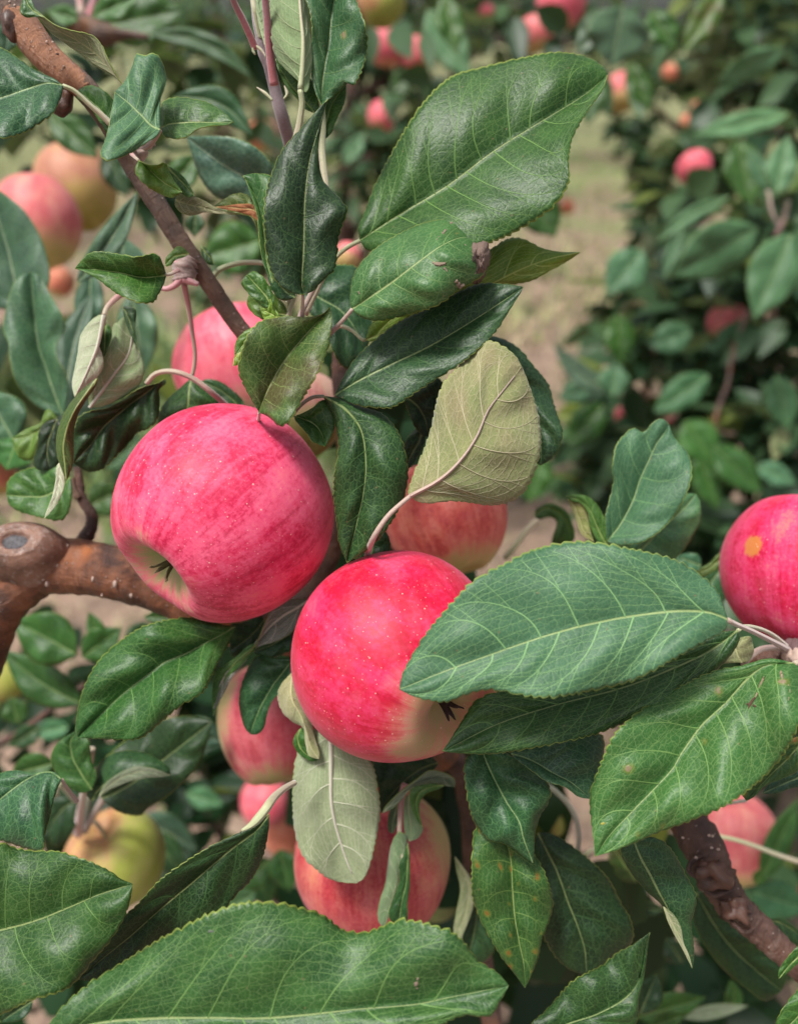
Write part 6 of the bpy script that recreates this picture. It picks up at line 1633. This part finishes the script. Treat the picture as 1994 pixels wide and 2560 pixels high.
def orchard_tree(label, x, y, h, clumps, n, size, seed, cm=CM1, lean=0.0, r=.035, extra=()):
    rs = np.random.default_rng(seed)
    e = empty('apple_tree', Vector((x, y, 0)), label, 'tree', 'trees of the orchard')
    pts = np.array([(x + lean * t + .05 * math.sin(t * 5 + seed), y + .04 * math.cos(t * 4 + seed), -.05 + (h + .05) * t) for t in np.linspace(0, 1, 14)])
    V, F, UV = tube_geo(pts, np.linspace(r, r * .3, 14), 14, .15, seed)
    mesh_obj('trunk', V, F, BARK2, e, {'tube': UV[:, :2]})
    k = 0
    for c in clumps[:9]:
        t = min(.85, max(.25, (c[2] - .25) / h))
        a = pts[int(t * 13)]; b = np.array(c[:3])
        q = np.linspace(0, 1, 9)[:, None]
        mid = a * (1 - q) + b * q; mid[:, 2] -= .12 * np.sin(q[:, 0] * 3.14) * .6
        mid += np.array([[mnoise.noise(Vector((i * .7, seed, j))) * .025 for j in range(3)] for i in range(9)]) * np.sin(q * 3.14)
        V, F, UV = tube_geo(mid, np.linspace(r * .42, r * .14, 9), 8, .15, seed + k)
        mesh_obj('limb', V, F, BARK2, e, {'tube': UV[:, :2]}); k += 1
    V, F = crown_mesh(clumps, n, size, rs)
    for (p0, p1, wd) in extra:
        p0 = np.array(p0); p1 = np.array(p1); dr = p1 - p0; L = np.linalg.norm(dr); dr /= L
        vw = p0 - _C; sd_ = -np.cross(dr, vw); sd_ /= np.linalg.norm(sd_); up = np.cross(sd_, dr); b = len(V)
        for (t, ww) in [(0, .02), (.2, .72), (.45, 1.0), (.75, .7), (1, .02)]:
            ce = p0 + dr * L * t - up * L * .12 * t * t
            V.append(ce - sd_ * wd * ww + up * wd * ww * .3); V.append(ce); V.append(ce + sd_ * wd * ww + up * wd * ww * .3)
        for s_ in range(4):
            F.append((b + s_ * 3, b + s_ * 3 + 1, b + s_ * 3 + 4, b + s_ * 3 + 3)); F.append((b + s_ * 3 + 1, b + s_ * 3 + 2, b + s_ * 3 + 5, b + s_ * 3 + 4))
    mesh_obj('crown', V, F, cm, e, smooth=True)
    return e

def pc(x, y, d, r, w=1, s=(1, 1, 1)):
    p = P(x, y, d); return (p.x, p.y, p.z, r * s[0], r * s[1], r * s[2], w)

# neighbour on the right
orchard_tree('dense apple tree close on the right, out of focus, dark between its leaves', 1.05, 1.35, 1.75,
    [pc(1830, 1180, 130, .20, 2), pc(1700, 1000, 135, .16, 1.6), pc(1950, 700, 130, .17, 1.5), pc(1790, 560, 150, .14, .8), pc(1930, 300, 150, .16, .9), pc(1990, 1500, 125, .22, 2),
     pc(1620, 1350, 150, .15, 1.2), pc(2300, 900, 130, .30, 2), pc(2400, 1500, 140, .32, 2), pc(1880, 80, 160, .14, .7), pc(2300, 200, 160, .3, 1.4), pc(1500, 1130, 160, .10, .6), pc(1650, 760, 150, .10, .5), pc(2100, 2100, 140, .2, .8)],
    3300, .078, 4)
# behind the middle, upper half
orchard_tree('apple tree behind the cluster with pink fruit, out of focus', -.12, 2.35, 2.0,
    [pc(900, 420, 220, .16, 1.1), pc(700, 520, 230, .15, .9), pc(1180, 120, 215, .20, 1.6), pc(900, 40, 220, .18, 1.0), pc(1020, 330, 225, .13, 1), pc(620, 240, 240, .10, .35), pc(1290, 330, 215, .08, .5),
     pc(800, -300, 230, .3, 1.2), pc(1300, -200, 220, .3, 1.3), pc(1080, 560, 225, .10, .6), pc(560, 700, 235, .10, .35)],
    1900, .08, 9, extra=[(P(*a), P(*b), w) for a, b, w in (
        ((985, 60, 118), (1020, 130, 112), .020), ((1080, 190, 122), (1000, 190, 118), .017), ((930, 60, 118), (925, 160, 118), .014), ((1060, 80, 120), (1075, 160, 116), .013),
        ((960, 230, 140), (985, 300, 135), .012), ((915, 330, 138), (975, 345, 134), .014), ((1290, 40, 112), (1300, 150, 110), .016), ((1380, 90, 112), (1385, 170, 110), .014),
        ((1420, 70, 100), (1340, 20, 98), .016), ((1590, 170, 118), (1600, 290, 116), .017), ((1500, 170, 116), (1520, 290, 116), .013), ((1720, 480, 112), (1790, 430, 108), .024),
        ((1700, 330, 112), (1790, 360, 110), .012), ((640, 300, 140), (690, 370, 135), .018), ((610, 360, 140), (660, 300, 135), .012), ((860, 300, 200), (880, 340, 200), .012))])
# the near tree's own trunk and the lower leaves behind the cluster
orchard_tree('the near tree itself, its trunk and inner foliage darkened in shade behind the fruit cluster', .10, .62, 1.0,
    [pc(1250, 2450, 82, .10, 1.5), pc(1050, 2250, 84, .07, 1.1), pc(1500, 2560, 84, .09, 1), pc(850, 2560, 84, .09, 1), pc(1220, 1950, 90, .07, .8), pc(1600, 2350, 95, .06, .4),
     pc(420, 2600, 90, .10, 1), pc(470, 1980, 105, .07, .7), pc(150, 1880, 105, .09, .9), pc(120, 1620, 100, .06, .4), pc(380, 1720, 112, .06, .35), pc(250, 2300, 100, .08, .8), pc(60, 950, 90, .06, .5), pc(330, 420, 120, .06, .45), pc(650, 120, 130, .07, .5), pc(330, 900, 130, .05, .3), pc(560, 420, 130, .05, .3), pc(420, 1150, 120, .07, .35), pc(120, 250, 110, .09, .8), pc(430, 120, 120, .08, .5), pc(100, 2500, 100, .10, .8), pc(1900, 2600, 90, .10, 1), pc(500, 1650, 110, .05, .15), pc(950, 1500, 80, .06, .5), pc(900, 1800, 95, .07, .8)],
    1150, .075, 77, lean=-.03, r=.03, extra=INNER, cm=crown_material('inner foliage darkened', (.016, .050, .018), (.007, .024, .010), (.07, .10, .05)))  # leaf colour made extra dark to paint in the shade of the gaps
orchard_tree('slender pale orchard tree with orange fruit beside the lane, upper right', .98, 2.95, 1.6,
    [pc(1590, 240, 262, .09), pc(1640, 400, 262, .09), pc(1560, 110, 268, .10), pc(1650, 560, 262, .07), pc(1720, 150, 268, .10), pc(1500, 20, 270, .10)], 520, .075, 91, cm=CM2, r=.02)
# rows further off
def far_tree(label, x, y, s, seed, n=900, size=.085):
    rs = np.random.default_rng(seed)
    cl = []
    for k in range(11):
        a = k * 2.4 + seed; rr = s * rs.uniform(.15, .55)
        cl.append((x + math.cos(a) * rr, y + math.sin(a) * rr, s * rs.uniform(.55, 1.35) + .25, s * .24, s * .24, s * .22, 1))
    orchard_tree(label, x, y, s * 1.5, cl, n, size, seed, CM2, r=.045)
for i, (x, y, s, lab) in enumerate((
    (1.55, 3.3, 1.15, 'orchard tree beyond the close right-hand one, lit pale green'),
    (-2.3, 3.6, 1.2, 'orchard tree at far left behind the slanted branch'),
    (2.8, 6.6, 1.3, 'second orchard tree back on the right side of the lane'),
    (-1.2, 6.3, 1.35, 'orchard tree in the row behind the upper left leaves'),
    (3.9, 9.5, 1.4, 'third orchard tree back on the right side of the lane'),
    (-3.6, 7.0, 1.3, 'leftmost tree of the far orchard row'),
    (.5, 9.0, 1.6, 'orchard tree at the far end of the grass lane'),
    (-2.0, 10.5, 1.9, 'distant orchard tree on the left, mostly hidden'),
    (2.2, 12.5, 2.0, 'most distant orchard tree on the right'),
    (-4.5, 15.0, 2.4, 'tall hedge-like tree closing the left end of the orchard'),
    (-1.0, 17.0, 2.5, 'tall hedge-like tree closing the orchard behind the lane, left one'),
    (2.2, 17.0, 2.5, 'tall hedge-like tree closing the orchard behind the lane, middle one'),
    (5.5, 16.0, 2.5, 'tall hedge-like tree closing the orchard behind the lane, right one'),
    (8.6, 15.0, 2.4, 'tall hedge-like tree closing the right end of the orchard'),
    (6.0, 12.0, 2.0, 'distant orchard tree at the right end of the row'),
)):
    far_tree(lab, x, y, s, 30 + i, n=1100 if y < 8 else 800, size=.085 if y < 8 else .11)
for i, (x, y) in enumerate(((-.62, 4.6),)):
    V, F, UV = tube_geo(np.array([(x, y, -.05), (x + .01, y, .8), (x - .01, y, 1.7), (x, y, 2.4)]), [.03, .028, .027, .026], 12)
    o = mesh_obj('stake', V, F, plain('weathered stake wood', (.26, .19, .16), .8, 60), None, {'tube': UV[:, :2]}); o.name = 'support_stake'
    tag(o, 'grey-brown wooden support stake, blurred, at the upper left', 'stake')

# leaves of the neighbour tree large enough to single out
G3 = 'large blurred leaves of the neighbouring trees'
for a in (
  ('big pale leaf on the right tree, widest of its cluster', '7', (1460, 1380), (930, 1680), 330, 95, dict(k='l', tint=(.75, .85, .85), tiltz=-2)),
  ('drooping leaf at the right edge beside the widest pale one', '8', (1660, -40), (1430, 480), 320, 92, dict(k='l', tint=(.65, .78, .75))),
  ('second drooping leaf cut by the right edge at mid height', '8', (1720, -60), (1730, 330), 240, 96, dict(k='l', tint=(.6, .72, .7))),
  ('dark green hanging leaf below the pale ones, right tree', '7', (1330, 850), (1420, 1250), 260, 100, dict(k='g', tint=(.65, .85, .8))),
  ('pale leaf lying level in the upper right', '7', (1650, 690), (1060, 820), 150, 100, dict(k='l', tint=(1.1, 1.2, 1.2))),
  ('bright leaf slanting at the upper right, above the level one', '7', (1620, 300), (1200, 500), 170, 98, dict(k='l', tint=(1.25, 1.35, 1.5), tiltz=-2)),
  ('grey pointed leaf left of a pale stalk, right tree', '7', (1540, 1160), (1400, 900), 130, 92, dict(k='l', tint=(.7, .8, .9))),
  ('upright pale leaf by the right edge in the upper cluster', '7', (1570, 1180), (1640, 820), 190, 90, dict(k='l', tint=(.95, 1.05, 1.1))),
  ('yellow-green leaf at the right edge of the upper cluster', '7', (1600, 1180), (1730, 960), 150, 94, dict(k='y', tint=(.5, .7, .8))),
  ('long narrow blurred leaf reaching down left on the right tree', '7', (1290, 1190), (830, 1480), 90, 100, dict(k='l', tint=(.9, 1.0, 1.0), bend=.05)),
  ('narrow grey leaf below the long narrow one', '7', (1000, 1380), (880, 1700), 90, 105, dict(k='l', tint=(.8, .9, 1.0))),
  ('blue-grey leaf at the left side of the right tree', '8', (760, 60), (540, 330), 260, 110, dict(k='l', tint=(.75, .9, 1.0))),
  ('olive dark leaf hanging at the top right', '7', (1250, -60), (1000, 320), 170, 88, dict(k='o', tint=(.6, .8, .5))),
  ('teal leaf hanging at the top between the pink apples', '7', (640, 30), (570, 410), 380, 84, dict(k='d', tint=(2.0, 2.8, 2.6), tiltz=-2)),
  ('dim teal leaf left half of the hanging top pair', '7', (600, 60), (350, 330), 220, 86, dict(k='d', tint=(1.8, 2.4, 2.4))),
  ('dark leaf at the top right of the hanging teal one', '7', (800, 60), (960, 300), 200, 90, dict(k='g', tint=(.5, .75, .6))),
  ('dark olive leaf hanging right of the faded pink apple', '7', (680, 380), (800, 680), 160, 110, dict(k='g', tint=(.4, .6, .25))),
  ('dark leaf behind the tip of the broad upper leaf', '7', (480, 420), (420, 760), 190, 105, dict(k='g', tint=(.4, .6, .5))),
  ('dark rounded leaf right below the broad upper leaf', '7', (60, 1180), (230, 1440), 260, 100, dict(k='g', tint=(.3, .5, .3))),
  ('green leaf blade pointing down at top centre right', '2', (1480, -40), (1560, 330), 170, 80, dict(k='g', tint=(.5, .75, .4))),
  ('pale hanging leaf behind the pink pair at the top', '2', (1380, 60), (1640, 480), 230, 125, dict(k='l', tint=(.85, .95, .95))),
  ('dark leaf right under the pink pair at the top', '2', (1170, 560), (1320, 400), 150, 130, dict(k='g', tint=(.35, .55, .35))),
  ('pale narrow leaf beside the dark upright leaf tip', '2', (880, 1000), (1000, 800), 110, 140, dict(k='l', tint=(.8, .95, .95))),
  ('pointed leaf at the left end of the right tree over the soil', '8', (590, 940), (210, 620), 130, 112, dict(k='d', tint=(2.0, 2.6, 2.8), bend=-.08)),
  ('second leaf of the pointed pair, lower one, over the soil', '8', (570, 950), (600, 740), 200, 110, dict(k='l', tint=(.62, .75, .8))),
  ('dark shiny leaf above the pointed pair', '8', (600, 450), (640, 760), 190, 120, dict(k='g', tint=(.45, .75, .4))),
  ('grey leaf over the middle of the right tree', '8', (1060, 560), (780, 640), 200, 118, dict(k='l', tint=(.6, .75, .8))),
  ('green leaf in the middle of the right tree by the coral apples', '8', (1160, 820), (820, 1050), 200, 110, dict(k='l', tint=(.5, .72, .65))),
  ('glossy leaf hanging right above the right apple', '8', (1010, 1100), (1200, 1360), 260, 108, dict(k='g', tint=(.65, 1.0, .9))),
  ('long leaf hanging at the right edge over the right apple', '8', (1570, 820), (1640, 1160), 210, 104, dict(k='l', tint=(.6, .78, .7))),
  ('pale reversed leaf at the right edge above the right apple', '8', (1620, 1130), (1550, 1340), 110, 106, dict(k='l', u='w', under=True, tint=(.6, .75, .55))),
  ('blue leaf just above the right apple', '8', (1450, 1370), (1690, 1480), 140, 100, dict(k='l', tint=(.75, .95, 1.1))),
  ('dark leaf between upright folded leaf and right apple', '8', (1180, 1250), (1480, 1540), 220, 106, dict(k='g', tint=(.5, .8, .8))),
  ('leaf behind the right side of the upright folded leaf', '8', (1100, 1300), (1210, 1640), 200, 108, dict(k='g', tint=(.45, .75, .6))),
  ('dark leaf left of the upright folded leaf', '8', (520, 1000), (300, 1250), 220, 120, dict(k='g', tint=(.35, .6, .4))),
  ('bluish leaf at the lower left side of the right tree', '8', (250, 950), (480, 900), 130, 120, dict(k='l', tint=(.6, .75, .85))),
  ('yellow-green leaf low at the left side of the right tree', '8', (230, 1080), (430, 1020), 120, 125, dict(k='y', tint=(.9, .9, 1))),
  ('green leaf behind the beige underside leaf at right', '8', (150, 1300), (60, 1600), 200, 120, dict(k='g', tint=(.5, .8, .5))),
):
    lab, T, p0, p1, w, d, kw = a
    sleaf(lab, T, p0, p1, w, d, group=G3, **kw)
e = empty('twig', P(1820, 980, 112), 'grey-mauve twig inside the right tree', 'twig')
tube('wood', '8', [(1400, 430), (1330, 600), (1290, 760), (1270, 880), (1220, 1010), (1190, 1130)], 116, [2.8, 2.8, 2.6, 3.4, 4.2], BARK2, e, n=30, knobs=.15)
tube('wood', '8', [(1190, 1130), (1240, 1170), (1320, 1180)], 111, 3, BARK3, e, n=10, knobs=.2)
e = empty('twig', P(1930, 560, 96), 'pinkish shoot in the upper right leaf cluster', 'twig')
tube('wood', '7', [(1520, 1150), (1540, 1290), (1600, 1400)], 96, 2.0, ST['b'], e, n=10)
tube('wood', '7', [(1640, 1220), (1610, 1340), (1560, 1430)], 96, 2.6, ST['p'], e, n=10)
e = empty('twig', P(210, 60, 60), 'blurred mauve spur with pink stalks at the top left', 'twig')
tube('wood', '1', [(400, 160), (480, 140), (560, 170), (620, 205), (760, 210), (900, 225)], 60, [4, 9, 8, 3, 2.2], BARK3, e, n=20, knobs=.3)
tube('stalk', '1', [(500, 130), (495, 60), (480, -40)], 60, [3.2, 2.2], ST['p'], e, n=10)
tube('stalk', '1', [(540, 130), (560, 50), (590, -40)], 60, [3.8, 2.4], ST['r'], e, n=10)

scene.render.engine = 'CYCLES'
scene.cycles.max_bounces = 6
scene.cycles.diffuse_bounces = 3
scene.cycles.transmission_bounces = 3
